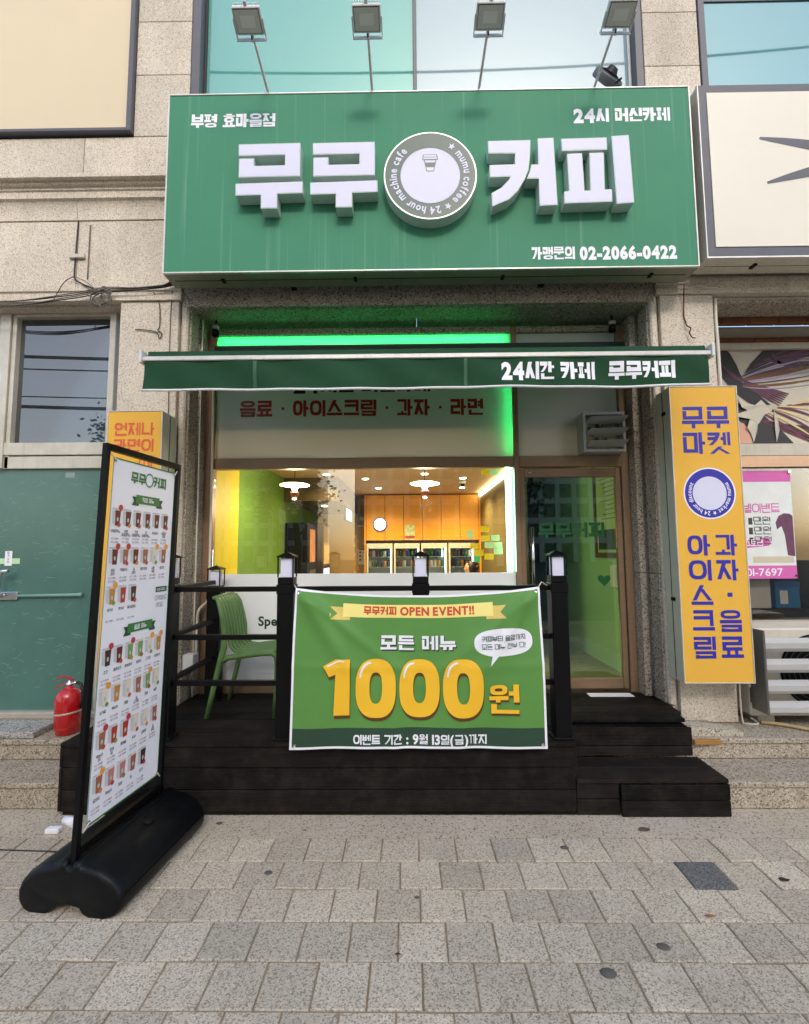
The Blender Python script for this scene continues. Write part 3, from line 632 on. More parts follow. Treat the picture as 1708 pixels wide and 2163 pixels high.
blk = tag(box('dark_bulkhead', (-1.738, -.98), (6.5, 8.9), (2.30, 2.618), DKW), 'dark brown ceiling bulkhead above the coffee machines inside the cafe', 'bulkhead')
# wall cabinets over the coolers
cb = thing('wall_cabinets', 'row of ochre cupboard doors on the back wall of the cafe above the coolers', 'cabinet', (.25, 8.7, 1.78))
for i in range(6):
    x0 = -.78+i*.335; d_ = box('cabinet_door', (x0+.003, x0+.332), (8.45, 8.948), (1.79, 2.60), OCH, cb, .002)
    MB().lathe([(.012, 0), (.012, .02)], (x0+(.30 if i % 2 == 0 else .035), 8.43, 1.86), 8, 'Y').build('knob', STEEL, d_)
cb2 = box('side_panel', (1.232, 1.258), (8.42, 8.948), (.442, 2.60), OCH, cb); box('side_panel', (-.81, -.785), (8.42, 8.948), (.442, 2.60), OCH, cb)
# drinks coolers
COOL = mat('cooler_frame', srgb('#c9c8c0'), .35, metal=.3); CIN = mat('cooler_inside', srgb('#cfd8d8'), .5); CLG = glass('cooler_glass', (.95, .98, .98), 1.0)
cl = thing('drinks_cooler', 'upright glass door cooler under the ochre cupboards inside the cafe', 'cooler', (-.54, 8.7, .442), 'coolers along the back wall')
b = MB(); b.box((-.765, -.75), (8.42, 8.9), (.46, 1.725)); b.box((-.325, -.31), (8.42, 8.9), (.46, 1.725)); b.box((-.749, -.326), (8.88, 8.9), (.46, 1.725)); b.box((-.749, -.326), (8.42, 8.879), (1.68, 1.725)); b.box((-.749, -.326), (8.42, 8.879), (.442, .50)); b.build('cabinet', CIN, cl, fix=False)
b = MB(); b.box((-.765, -.735), (8.385, 8.415), (.50, 1.68)); b.box((-.34, -.31), (8.385, 8.415), (.50, 1.68)); b.box((-.734, -.341), (8.385, 8.415), (1.645, 1.68)); b.box((-.734, -.341), (8.385, 8.415), (.50, .54)); b.build('door_frame', COOL, cl, fix=False)
box('header', (-.765, -.31), (8.385, 8.415), (1.682, 1.735), COOL, cl); box('door_glass', (-.733, -.342), (8.396, 8.402), (.542, 1.643), CLG, cl)
for z in (.8, 1.06, 1.32, 1.50): box('shelf', (-.748, -.327), (8.44, 8.86), (z-.008, z), WHITE, cl)
box('light_bar', (-.345, -.337), (8.43, 8.44), (.56, 1.66), emission('cooler_light', (.9, .97, 1), 5), cl)
COOLERS = [cl]
for i in range(1, 4):
    COOLERS.append(copy_tree(cl, None, cl.location+Vector((.482*i, 0, 0))))
cans = []
for nm, prof in (('drink_can', [(.026, 0), (.03, .008), (.03, .10), (.024, .115)]), ('drink_bottle', [(.03, 0), (.031, .09), (.012, .13), (.012, .15)])):
    for j, cc in enumerate(('#7b1820', '#1d2f6b', '#2f6b36', '#d8d2c2', '#23211f', '#c0792a')):
        me_o = MB().lathe(prof, (0, 0, 0), 8).build(nm, mat('can_%d' % j, srgb(cc), .35), None, True); cans.append((nm, me_o.data)); bpy.data.objects.remove(me_o)
for i in range(4):
    for z in (1.06, 1.32, 1.50):
        for j in range(6):
            nm, me = cans[random.randrange(6)+(0 if z > 1.3 or i else 6)]
            o = bpy.data.objects.new(nm, me); COL.objects.link(o); o.location = (-.715+.482*i+.066*j, 8.52, z)
            tag(o, 'small drink can or bottle on a cooler shelf inside the cafe', 'drink', 'drinks in the coolers')
# pendant lamps
BRS = mat('dark_copper', srgb('#5a2c1a'), .3, metal=.6); GLOWD = emission('pendant_glow', (1, .78, .36), 7); GLOWH = emission('pendant_hot', (1, .9, .68), 16)
def pendant(x, y, z, label):
    t = thing('pendant_lamp', label, 'lamp', (x, y, z-.14), 'pendant lamps in the cafe window')
    MB().lathe([(.15, .0), (.153, .006), (.12, .016), (.03, .022), (.0, .024)], (x, y, z), 28).build('shade', GLOWD, t, True)
    MB().lathe([(.148, -.001), (.08, -.010), (.035, -.022), (.022, -.05), (.022, -.07)], (x, y, z), 28).build('diffuser', GLOWH, t, True)
    MB().lathe([(.045, -.07), (.042, -.09), (.03, -.125), (.02, -.135)], (x, y, z), 20).build('cup', BRS, t, True); MB().lathe([(.02, -.137), (.018, -.146), (.0, -.15)], (x, y, z), 12).build('bulb_tip', GLOWH, t)
    MB().tube([(x, y, z+.024), (x, y, 2.618)], .004, 6).build('cord', BLACK, t)
    l = bpy.data.lights.new('pendant_light', 'POINT'); l.energy = 7; l.color = (1, .80, .5); l.shadow_soft_size = .08; lo = bpy.data.objects.new('pendant_light', l); COL.objects.link(lo); lo.location = (x, y, z-.22)
pendant(-1.20, 4.9, 2.29, 'glowing disc pendant lamp in front of the lime green wall'); pendant(.16, 4.9, 2.294, 'glowing disc pendant lamp in front of the ochre cupboards')
dl = emission('downlight', (1, .92, .75), 14)
for x, y in ((-.62, 6.6), (-.5, 7.6), (.2, 6.2), (.75, 6.6), (.85, 7.6), (-1.3, 7.2), (-1.1, 6.2)):
    d_ = thing('downlight', 'small round recessed ceiling downlight inside the cafe', 'downlight', (x, y, 2.60 if x > -.98 else (2.28 if y > 6.5 else 2.60)), 'ceiling downlights in the cafe'); zc = 2.618 if not (x < -.98 and y > 6.5) else 2.298
    MB().lathe([(.055, -.004), (.055, 0)], (x, y, zc), 16).build('trim', WHITE, d_); MB().lathe([(.042, -.009), (.042, -.005)], (x, y, zc), 16).build('lens', dl, d_)
for x, y, e in ((.2, 6.2, 75), (-.5, 7.6, 75), (.85, 7.6, 85), (.75, 6.6, 65), (-1.1, 6.2, 20)):
    l = bpy.data.lights.new('downlight_beam', 'SPOT'); l.energy = e; l.color = (1, .72, .34); l.spot_size = rad(150); l.spot_blend = .8; l.shadow_soft_size = .06; lo = bpy.data.objects.new('downlight_beam', l); COL.objects.link(lo); lo.location = (x, y, 2.59)
tag(box('cove_light', (1.235, 1.258), (5.4, 8.4), (2.56, 2.60), emission('cove', (1, .88, .6), 7)), 'long warm cove light along the ceiling edge inside the cafe', 'light')
# round lit sign inside, wall fan, notices, cameras
rs = thing('round_light_sign', 'small glowing white round sign with blue rim on the ochre cupboards', 'sign', (-.53, 8.42, 1.92))
MB().lathe([(.125, 0), (.125, .02)], (-.53, 8.42, 2.075), 32, 'Y').build('rim', mat('sign_rim_blue', srgb('#3f4f8d'), .4), rs); MB().lathe([(.1, 0), (.1, .004)], (-.53, 8.412, 2.075), 32, 'Y').build('face', emission('lit_face', (.95, .97, 1), 5), rs)
wf = thing('wall_fan', 'white oscillating fan on the beige back wall inside the cafe', 'fan', (-.90, 8.9, 2.05))
for r in (.12, .09, .06): 
    mb = MB(); mb.tube([(-.90+r*math.cos(t), 8.82, 2.21+r*math.sin(t)) for t in [2*math.pi*i/24 for i in range(25)]], .006, 5, False); mb.build('guard_ring', mat('fan_guard', srgb('#8b8576'), .5), wf)
MB().lathe([(.035, 0), (.035, .08)], (-.90, 8.83, 2.21), 12, 'Y').build('motor', WHITEM, wf); box('wall_bracket', (-.97, -.83), (8.80, 8.948), (2.06, 2.085), WHITEM, wf)
for i in range(4): MB().quad((-.90, 8.835, 2.21), (-.90+.1*math.cos(i*1.571), 8.83, 2.21+.1*math.sin(i*1.571)), (-.90+.11*math.cos(i*1.571+.5), 8.84, 2.21+.11*math.sin(i*1.571+.5)), (-.90+.05*math.cos(i*1.571+.9), 8.84, 2.21+.05*math.sin(i*1.571+.9))).build('blade', mat('fan_blade', srgb('#b9b3a4'), .5), wf)
ntc = thing('wall_notice', 'white paper notice with red heading on the beige back wall', 'notice', (-.88, 8.94, 1.35)); sheet('paper', (-.97, -.80), 8.945, (1.35, 1.66), PRW, ntc); sheet('heading', (-.965, -.805), 8.943, (1.625, 1.652), mat('notice_red', srgb('#b0392c'), .6), ntc)
for i in range(3): sheet('pictogram', (-.955, -.925), 8.943, (1.56-.07*i, 1.60-.07*i), KINK, ntc); sheet('printed_line', (-.90, -.82), 8.943, (1.572-.07*i, 1.58-.07*i), KINK, ntc)
po = thing('cupboard_poster', 'green and red snack poster stuck on the ochre cupboard doors', 'poster', (.01, 8.44, 1.8)); sheet('paper', (-.09, .09), 8.446, (1.80, 2.06), mat('poster_pale', srgb('#b9c79a'), .6, var=.5, vscale=26), po); sheet('price_band', (-.085, .085), 8.444, (1.82, 1.87), mat('poster_red', srgb('#a63b3f'), .6, var=.4, vscale=40), po)
# coffee machines and menu screen at the left
cm = thing('coffee_machine', 'tall black self-service coffee machine against the lime green wall', 'machine', (-1.45, 7.3, .442))
box('body', (-1.735, -1.42), (6.55, 7.25), (.442, 2.0), BLKPL, cm, .01); box('touch_screen', (-1.419, -1.415), (6.72, 7.08), (1.45, 1.92), mat('screen_orange', srgb('#b77a4a'), .3, emit='#b77a4a', estr=.25, var=.4, vscale=9), cm); box('spout_bay', (-1.419, -1.412), (6.7, 7.1), (1.02, 1.34), mat('spout_grey', srgb('#5f6a70'), .3, metal=.5), cm)
cm2 = thing('ordering_kiosk', 'dark ordering kiosk with poster panels beyond the lime green wall', 'kiosk', (-1.45, 7.7, .442)); box('body', (-1.735, -1.35), (7.35, 8.0), (.442, 2.05), mat('kiosk_brown', srgb('#3b2d20'), .4), cm2, .01); box('poster_panel', (-1.349, -1.345), (7.42, 7.92), (1.4, 2.0), mat('kiosk_poster', srgb('#c7ab7d'), .5, var=.3, vscale=20), cm2); box('lit_display', (-1.349, -1.343), (7.45, 7.9), (1.05, 1.33), emission('display', (.55, .75, .95), 1.6), cm2)
tv = thing('menu_screen', 'menu screen hanging under the dark bulkhead inside the cafe', 'screen', (-1.0, 7.6, 2.05)); box('casing', (-1.02, -.985), (7.3, 8.0), (2.08, 2.29), BLACK, tv); box('panel', (-.983, -.98), (7.32, 7.98), (2.1, 2.27), emission('tv', (.75, .85, 1), 1.5), tv)
for i in range(9):
    x, z = -1.06+.055*(i % 2), 1.85-.085*i; o = tag(sheet('memo_note', (x, x+.05), 8.946, (z, z+.06), mat('memo_yellow', srgb('#e3b93a'), .7)), 'small yellow memo stuck on the beige back wall inside the cafe', 'note', 'memos on the back wall')
mc = thing('ceiling_camera', 'small white dome camera on the cafe ceiling near the cove light', 'camera', (.78, 6.9, 2.5)); MB().lathe([(.05, 0), (.05, -.03), (.04, -.04)], (.78, 6.9, 2.617), 16).build('base', WHITE, mc); MB().lathe([(.035, -.041), (.03, -.07), (.0, -.085)], (.78, 6.9, 2.617), 16).build('dome', BLACK, mc)
# sticky notes on the window
SNY, SNG, SNM = film('note_yellow', srgb('#f3d52c'), .4), film('note_pale_green', srgb('#cfe9b4'), .4), film('note_mint', srgb('#57cf8e'), .4)
NOTES = ((0.656, 2.274, 0.074, 0.051, 0), (0.733, 2.274, 0.074, 0.051, 1), (0.641, 1.782, 0.074, 0.051, 0), (0.648, 1.702, 0.074, 0.051, 0), (0.549, 1.636, 0.074, 0.051, 0), (0.592, 1.581, 0.074, 0.051, 0), (0.673, 1.548, 0.078, 0.052, 0), (0.513, 1.736, 0.051, 0.076, 1), (0.729, 1.706, 0.072, 0.051, 1), (0.674, 1.645, 0.074, 0.051, 1), (0.751, 1.644, 0.074, 0.051, 1), (0.753, 1.591, 0.076, 0.051, 1), (0.570, 1.527, 0.049, 0.056, 2))
for px, pz, w, h_, k in NOTES:
    o = sheet('sticky_note', (px-w/2, px+w/2), SY+.0215, (pz-h_/2, pz+h_/2), (SNY, SNG, SNM)[k]); o.rotation_euler = (0, random.uniform(-.05, .05), 0)
    tag(o, ('yellow sticky note on the cafe window beside the green light tube', 'pale green sticky note on the cafe window beside the green light tube', 'mint sticky note low on the cafe window beside the green light tube')[k], 'note', ('yellow sticky notes', 'pale green sticky notes', 'mint sticky notes')[k])
# board and switches on the right-hand inner wall, seen through the door
fb = thing('framed_board', 'tall framed notice board on the pale green wall behind the glass door', 'board', (1.95, 4.7, 1.5))
mb = MB(); mb.box((1.955, 1.978), (4.42, 4.47), (1.52, 2.5)); mb.box((1.955, 1.978), (5.0, 5.05), (1.52, 2.5)); mb.box((1.955, 1.978), (4.471, 4.999), (1.52, 1.57)); mb.build('frame', mat('oak_frame', srgb('#6b5433'), .5), fb, fix=False)
sheet('board_sheet', 1.97, (4.471, 4.999), (1.571, 2.5), mat('board_print', srgb('#b9cf94'), .6), fb); sheet('board_picture', 1.968, (4.5, 4.97), (1.60, 1.80), mat('board_dark', srgb('#3e4a33'), .6, var=.4, vscale=14), fb)
for i in range(12): sheet('printed_line', 1.968, (4.52, 4.52+random.uniform(.2, .42)), (2.40-.045*i, 2.408-.045*i), mat('ink_soft', srgb('#566044'), .7), fb)
sw = thing('switch_panel', 'white switch panel on the pale green wall behind the glass door', 'switch', (1.97, 4.62, 1.25)); box('plate', (1.968, 1.978), (4.53, 4.72), (1.24, 1.45), WHITE, sw, .003); box('switch_column', (1.962, 1.967), (4.56, 4.60), (1.26, 1.43), WHITEM, sw)

# ================================================================== DECK
deck = thing('timber_deck', 'black-brown ribbed board deck with a lower step at its end before the cafe', 'deck', (-.1, 3.5, 0))
DZ = .43
y = 3.0; k = 0
while y < 4.02:
    y1 = min(y+.137, 4.018); x1 = 1.005 if y < 3.27 else 1.90
    x1 = min(x1, 1.90) if y < 3.68 else 1.95
    if y1 > 3.68: xl = -1.795; x1 = 1.948
    else: xl = -2.165
    if y < 3.30 < y1:
        box('deck_board', (xl, 1.003), (y+.002, y1-.002), (DZ-.026, DZ), DECK, deck, .003)
    else: box('deck_board', (xl, x1), (y+.002, y1-.002), (DZ-.026, DZ), DECK, deck, .003)
    y += .137
for z0, z1 in ((.283, .400), (.152, .279), (.022, .148)):
    box('fascia_board', (-2.15, .998), (3.012, 3.034), (z0, z1), DECK, deck, .003)
    box('end_board', (-2.172, -2.152), (3.012, 3.68), (z0, z1), DECK, deck, .003)
box('fascia_board', (-2.14, .996), (3.018, 3.034), (.003, .018), DECK, deck)
for z0, z1 in ((.283, .400), (.218, .279)): box('riser_board', (1.0, 1.89), (3.322, 3.344), (z0, z1), DECK, deck, .003)
box('end_board', (.999, 1.018), (3.036, 3.32), (.218, .400), DECK, deck, .003)
for i in range(2): box('step_board', (1.0, 1.912), (3.0+.16*i, 3.156+.16*i), (.190, .216), DECK, deck, .003)
for z0, z1 in ((.098, .186), (.004, .094)):
    box('step_fascia', (1.262, 1.912), (2.99, 3.008), (z0, z1), DECK, deck, .003); box('step_fascia', (1.0, 1.258), (3.012, 3.03), (z0, z1), DECK, deck, .003); box('step_end', (1.894, 1.911), (3.01, 3.316), (z0, z1), DECK, deck, .003)
box('deck_frame', (-2.10, .95), (3.06, 3.98), (.26, .398), BLACK, deck); box('deck_frame', (1.02, 1.88), (3.36, 3.98), (.26, .398), BLACK, deck)
tag(MB().box((1.43, 1.78), (3.90, 3.985), (.431, .437), .001).build('sill_paper', PRW, fix=False), 'sheet of white paper lying on the deck against the glass door', 'paper')

# ================================================================== RAILING WITH LANTERN POSTS
rl = thing('deck_railing', 'black steel railing with lantern-topped posts along the deck edge', 'railing', (-.3, 3.08, DZ))
LAMPW = mat('lantern_opal', srgb('#dfe0f4'), .4, spec=.3)
def post(x, y, top):
    w = .052; h = top-.21
    box('post', (x-w, x+w), (y-w, y+w), (DZ+.002, h), BLACK, rl, .004); box('post_base', (x-.066, x+.066), (y-.060, y+.066), (DZ+.001, DZ+.014), BLACK, rl, .003)
    box('post_collar', (x-.056, x+.056), (y-.056, y+.056), (h-.06, h+.002), BLACK, rl, .004)
    ln = box('lantern', (x-.050, x+.050), (y-.050, y+.050), (h+.004, h+.045), BLACK, rl, .003)
    for a in (-1, 1):
        for b in (-1, 1): box('lantern_bar', (x+a*.048-.004, x+a*.048+.004), (y+b*.048-.004, y+b*.048+.004), (h+.046, top-.038), BLACK, ln)
    MB().lathe([(.050, 0), (.050, .118)], (x, y, h+.047), 4, 'Z', Matrix.Rotation(rad(45), 3, 'Z')).build('lantern_lamp', LAMPW, ln)
    c = .056; mb = MB(); mb.add([(x-c, y-c, top-.037), (x+c, y-c, top-.037), (x+c, y+c, top-.037), (x-c, y+c, top-.037), (x-c, y-c, top-.028), (x+c, y-c, top-.028), (x+c, y+c, top-.028), (x-c, y+c, top-.028), (x, y, top)],
        [[0, 1, 2, 3], [0, 1, 5, 4], [1, 2, 6, 5], [2, 3, 7, 6], [3, 0, 4, 7], [4, 5, 8], [5, 6, 8], [6, 7, 8], [7, 4, 8]]); mb.build('lantern_cap', BLACK, ln)
    for dz in (.012, .03): MB().lathe([(.004, 0), (.004, .003)], (x+.015, y-.054, h-.02-dz), 8, 'Y').build('screw', CHROME, ln)
PX = (-1.57, -.797, .067, .945)
for x in PX: post(x, 3.09, 1.60)
post(-1.575, 3.86, 1.495)
for z in (1.36, 1.055, .768):
    for a, b in zip(PX[:-1], PX[1:]): box('rail', (a+.053, b-.053), (3.073, 3.107), (z-.016, z+.016), BLACK, rl, .002)
    zz = z-(.06 if z > 1.3 else 0); box('rail', (-1.588, -1.556), (3.143, 3.807), (z-.016, z+.016), BLACK, rl, .002)

# ================================================================== GREEN CHAIR
ch = thing('slatted_chair', 'olive green plastic chair with long curved slats behind the railing', 'chair', (-1.2, 3.64, DZ))
prof = [(-1.425, 1.27), (-1.395, 1.262), (-1.368, 1.225), (-1.345, 1.15), (-1.328, 1.06), (-1.317, .98), (-1.300, .92), (-1.265, .885), (-1.20, .873), (-1.10, .877), (-1.0, .888), (-.955, .884)]
for i in range(7):
    yy = 3.475+.058*i; MB().tube([(x, yy, z) for x, z in prof], .017, 8, True, .62).build('slat', CHAIRG, ch, True)
for yy, s in ((3.437, 1), (3.86, -1)):
    MB().tube([(-1.447, yy, DZ+.001), (-1.405, yy, .62), (-1.365, yy, .80), (-1.335, yy, .92), (-1.335, yy, 1.02), (-1.352, yy+s*.005, 1.12), (-1.375, yy+s*.012, 1.21), (-1.40, yy+s*.03, 1.258), (-1.425, yy+s*.05, 1.268)], [.016, .019, .021, .023, .02, .018, .017, .016, .014], 10).build('back_leg', CHAIRG, ch, True)
    MB().tube([(-.967, yy, DZ+.001), (-.955, yy, .65), (-.950, yy, .80), (-.957, yy, .855), (-.985, yy, .880), (-1.06, yy, .878), (-1.20, yy, .862), (-1.30, yy, .85), (-1.35, yy, .82)], [.015, .017, .019, .021, .021, .02, .02, .02, .018], 10).build('front_leg', CHAIRG, ch, True)
MB().tube([(-1.425, 3.46, 1.268), (-1.428, 3.65, 1.272), (-1.425, 3.84, 1.268)], .014, 8).build('top_rail', CHAIRG, ch, True)
MB().tube([(-.952, 3.44, .882), (-.945, 3.65, .884), (-.952, 3.857, .882)], .017, 8).build('seat_edge', CHAIRG, ch, True)

# ================================================================== MAIN SIGN
sg = thing('shop_sign', 'large green box sign with raised white letters above the cafe awning', 'sign', (.17, 3.52, 3.71))
SX0, SX1, SZ0, SZ1, SF = -1.868, 2.192, 3.712, 5.184, 3.42
def streaks(name, base, streak):
    """painted sheet with long pale rain streaks"""
    m = mat(name, base, .6, spec=.22, var=.06, vscale=1.2); nt = m.node_tree; p_ = nt.nodes['Principled BSDF']; L = nt.links.new
    src = p_.inputs['Base Color'].links[0].from_socket; g = N(nt, 'ShaderNodeNewGeometry'); mp2 = N(nt, 'ShaderNodeMapping'); mp2.inputs['Scale'].default_value = (38, 1, .55); L(g.outputs['Position'], mp2.inputs[0])
    nz = N(nt, 'ShaderNodeTexNoise', Scale=1.0, Detail=3.0); L(mp2.outputs[0], nz.inputs['Vector'])
    mr = N(nt, 'ShaderNodeMapRange'); mr.inputs[1].default_value = .60; mr.inputs[2].default_value = .76; mr.inputs[4].default_value = .32; L(nz.outputs[0], mr.inputs[0])
    mx = N(nt, 'ShaderNodeMix', data_type='RGBA'); L(mr.outputs[0], mx.inputs[0]); L(src, mx.inputs[6]); mx.inputs[7].default_value = (*streak, 1); L(mx.outputs[2], p_.inputs['Base Color']); return m
SGF = streaks('sign_face_green', srgb('#468a6b'), srgb('#8ab59f'))
CABU = mat('cabinet_olive', srgb('#8d907a'), .5, var=.12, dirt=.5)
box('face', (SX0+.012, SX1-.012), (SF, SF+.012), (SZ0+.012, SZ1-.012), SGF, sg)
box('cabinet', (SX0+.002, SX1-.002), (SF+.014, 3.625), (SZ0+.002, SZ1-.002), CABU, sg)
for nm, x, z in (('trim', (SX0, SX0+.0115), (SZ0, SZ1)), ('trim', (SX1-.0115, SX1), (SZ0, SZ1)), ('trim', (SX0+.0118, SX1-.0118), (SZ1-.0115, SZ1)), ('trim', (SX0+.0118, SX1-.0118), (SZ0, SZ0+.0115))): box(nm, x, (SF-.006, SF+.0138), z, ALU, sg, .002)
box('seam', (SX0+.05, SX1-.05), (3.518, 3.523), (SZ0-.001, SZ0+.0018), RUBBER, sg)
for x in (-1.45, -.42, .72, 1.86): box('latch', (x, x+.025), (3.49, 3.545), (SZ0-.012, SZ0+.001), BLACK, sg, .003)
for x in (-.95, 1.06): box('wall_bracket', (x, x+.04), (3.627, 3.71), (SZ0+.02, SZ0+.06), BLACK, sg); box('wall_bracket', (x, x+.04), (3.627, 3.698), (4.9, 4.95), BLACK, sg)
# raised letters
LF, LB = 3.32, SF-.001
def channel(poly):
    mb = MB().prism(poly, LF, LB); o = mb.build('raised_letter', LSIDE, sg)
    n = len(poly); c = Vector((sum(a for a, b in poly)/n, sum(b for a, b in poly)/n))
    # face: inset outline by an offset of each edge
    def inset(P, d):
        A = sum(P[i][0]*P[(i+1) % n][1]-P[(i+1) % n][0]*P[i][1] for i in range(n)); s = 1 if A > 0 else -1; R = []
        for i in range(n):
            p0, p1, p2 = Vector(P[i-1]), Vector(P[i]), Vector(P[(i+1) % n]); e1 = (p1-p0).normalized(); e2 = (p2-p1).normalized()
            n1 = Vector((-e1.y, e1.x))*s; n2 = Vector((-e2.y, e2.x))*s; b_ = n1+n2; b_ = b_/max(b_.dot(b_)/2, .3); R.append(tuple(p1+b_*d))
        return R
    q = inset(poly, .006)
    bm = bmesh.new(); f = bm.faces.new([bm.verts.new((a, LF-.0015, b)) for a, b in q]); f.normal_update(); bmesh.ops.triangulate(bm, faces=[f]); from_bm('letter_face', bm, LWHITE, o)
def T1(P, dx): return [(dx+x*.001243, 4.15+yy*.001306) for x, yy in P]
MU1 = [(14, 395), (390, 398), (390, 193), (18, 190), (18, 306), (110, 306), (110, 260), (297, 262), (297, 325), (16, 323)]; MU2 = [(0, 153), (406, 161), (406, 90), (254, 87), (254, 0), (155, 0), (155, 82), (2, 80)]
for dx in (-1.287, -.727): channel(T1(MU1, dx)); channel(T1(MU2, dx))
def T2(P): return [(.607+(x-297)*.0017216, 4.66-(yy-275)*.00187) for x, yy in P]
channel(T2([(297, 275), (482, 273), (478, 340), (470, 400), (452, 440), (420, 490), (380, 525), (310, 553), (308, 497), (350, 475), (385, 440), (392, 428), (302, 430), (302, 378), (412, 376), (414, 330), (299, 328)]))
channel(T2([(513, 267), (582, 265), (590, 550), (513, 553), (513, 438), (462, 438), (478, 400), (483, 378), (513, 378)]))
channel(T2([(615, 270), (812, 267), (812, 320), (617, 323)])); channel(T2([(638, 335), (703, 333), (708, 492), (733, 492), (735, 333), (797, 332), (795, 488), (825, 488), (825, 540), (620, 545), (620, 495), (642, 492)])); channel(T2([(833, 262), (908, 258), (918, 545), (843, 550)]))
# round emblem
STAR1 = '★'; STAR2 = ''.join(['★', ''])
em = MB().lathe([(.348, 0), (.348, LB-LF)], (.172, LF, 4.392), 64, 'Y').build('round_emblem', LSIDE, sg)
RG = mat('emblem_green_grey', srgb('#36524a'), .4)
disc('emblem_band', (.172, 4.392), .337, LF-.002, RG, em, .222, 64); disc('emblem_rim', (.172, 4.392), .346, LF-.0022, ALU, em, .3375, 64); disc('emblem_centre', (.172, 4.388), .2215, LF-.002, LWHITE, em, 0, 64)
circle_text('emblem_lettering', [STAR1, 'mumu', 'coffee', STAR2, '24', 'hour', 'machine', 'cafe'], 30, 318, (.172, 4.392), .252, LF-.0035, .074, LWHITE, em, loff=.03, gap=.0)
# the take-away cup in the middle of the emblem
def emq(nm, P, m, l=0): obj(nm, [(.172+a, LF-.003-.0006*l, 4.392+b) for a, b in P], [list(range(len(P)))], m, em)
emq('cup_outline', [(-.052, .165), (.052, .165), (.060, .125), (.046, .118), (.028, .03), (-.028, .03), (-.046, .118), (-.060, .125)], RG); emq('cup_lid', [(-.046, .160), (.046, .160), (.050, .146), (-.050, .146)], LWHITE, 1); emq('cup_lid', [(-.052, .141), (.052, .141), (.053, .128), (-.053, .128)], LWHITE, 1); emq('cup_body', [(-.040, .118), (.040, .118), (.036, .10), (-.036, .10)], LWHITE, 1); emq('cup_body', [(-.030, .062), (.030, .062), (.024, .035), (-.024, .035)], LWHITE, 1)
wall_text('sign_lettering', '부평 효마을점', -1.685, 4.90, SF-.0012, .113, PRW, sg, width=.66, t=.24, gap=.05); wall_text('sign_lettering', '24시 머신카페', 1.291, 4.895, SF-.0012, .113, PRW, sg, width=.742, t=.24, loff=.055, gap=.06); wall_text('sign_lettering', '가맹문의 02-2066-0422', .937, 3.785, SF-.0012, .10, PRW, sg, width=1.09, t=.23, loff=.055, gap=.06)

# floodlights standing on the sign
GLS = mat('lamp_glass', srgb('#c9cbc4'), .2, spec=.6, coat=.6); INN = mat('lamp_reflector', srgb('#dfe0da'), .3)
def flood(x, lean, label):
    t = thing('floodlight', label, 'floodlight', (x, 3.5, SZ1), 'floodlights on the shop sign'); hx = x+lean
    MB().tube([(x, 3.52, SZ1+.002), (x, 3.50, SZ1+.03), (hx, 3.075, 5.285)], .0105, 10).build('arm', ALU, t, True); box('arm_foot', (x-.025, x+.025), (3.49, 3.55), (SZ1+.0005, SZ1+.006), ALU, t)
    M_ = Matrix.Translation((hx, 2.985, 5.275)) @ Matrix.Rotation(rad(-24), 4, 'X') @ Matrix.Scale(.9, 4)
    mb = MB(); mb.box((-.108, .108), (-.08, .08), (-.012, .03), .006, M_); hd = mb.build('lamp_head', WHITEM, t)
    mb = MB(); mb.box((-.097, .097), (-.069, .069), (-.016, -.0125), 0, M_); mb.build('lens_rim', RUBBER, hd, fix=False); mb = MB(); mb.box((-.093, .093), (-.065, .065), (-.0185, -.0165), 0, M_); mb.build('lens', GLS, hd, fix=False); mb = MB(); mb.box((-.055, .055), (-.034, .034), (-.0198, -.0187), 0, M_); mb.build('emitter', INN, hd, fix=False)
    for i in range(11): mb = MB(); mb.box((-.098+i*.0188, -.092+i*.0188), (-.088, .06), (.031, .05), 0, M_); mb.build('fin', WHITEM, hd, fix=False)
    mb = MB(); mb.box((-.013, .013), (-.11, -.08), (.0, .025), .004, M_); mb.build('cap', WHITEM, hd)
    mb = MB(); mb.box((-.117, -.110), (-.015, .105), (-.008, .012), 0, M_); mb.box((.110, .117), (-.015, .105), (-.008, .012), 0, M_); mb.box((-.117, .117), (.1055, .113), (-.026, .03), 0, M_); mb.build('bracket', WHITEM, t, fix=False)
    mb = MB(); mb.tube([M_ @ Vector((0, .082, .01)), M_ @ Vector((0, .1, -.004)), M_ @ Vector((0, .12, -.012))], .006, 6); mb.build('cable', RUBBER, t)
for x, ln, lb in ((-1.096, -.0, 'white floodlight on an arm from the sign, before the teal pane beside the window frame'), (-.272, .0, 'white floodlight on an arm from the sign, before the teal pane near the mullion'), (.568, .012, 'white floodlight on an arm from the sign, before the pale pane near the mullion'), (1.475, .0, 'white floodlight on an arm from the sign, beside the black drum lamp')): flood(x, ln, lb)
dm = thing('drum_lamp', 'black round drum lamp with grey rim standing behind the shop sign', 'lamp', (1.66, 3.6, 5.19))
Md = Matrix.Rotation(rad(28), 3, 'Z') @ Matrix.Rotation(rad(-28), 3, 'X')
MB().lathe([(.125, -.04), (.128, -.03), (.128, .02), (.122, .028)], (1.655, 3.63, 5.47), 28, 'Y', Md).build('rim', mat('drum_grey', srgb('#6d7078'), .5), dm, True)
MB().lathe([(.10, -.047), (.12, -.0405)], (1.655, 3.63, 5.47), 28, 'Y', Md).build('face', BLACK, dm); MB().lathe([(.0, -.095), (.035, -.09), (.05, -.06), (.08, -.048)], (1.655, 3.63, 5.47), 20, 'Y', Md).build('hub', BLKPL, dm, True)
MB().tube([(1.70, 3.58, 5.188), (1.69, 3.60, 5.33), (1.67, 3.63, 5.44)], .012, 8).build('stand', BLACK, dm); MB().tube([(1.69, 3.56, 5.37), (1.74, 3.55, 5.40)], .008, 6).build('lever', BLACK, dm)

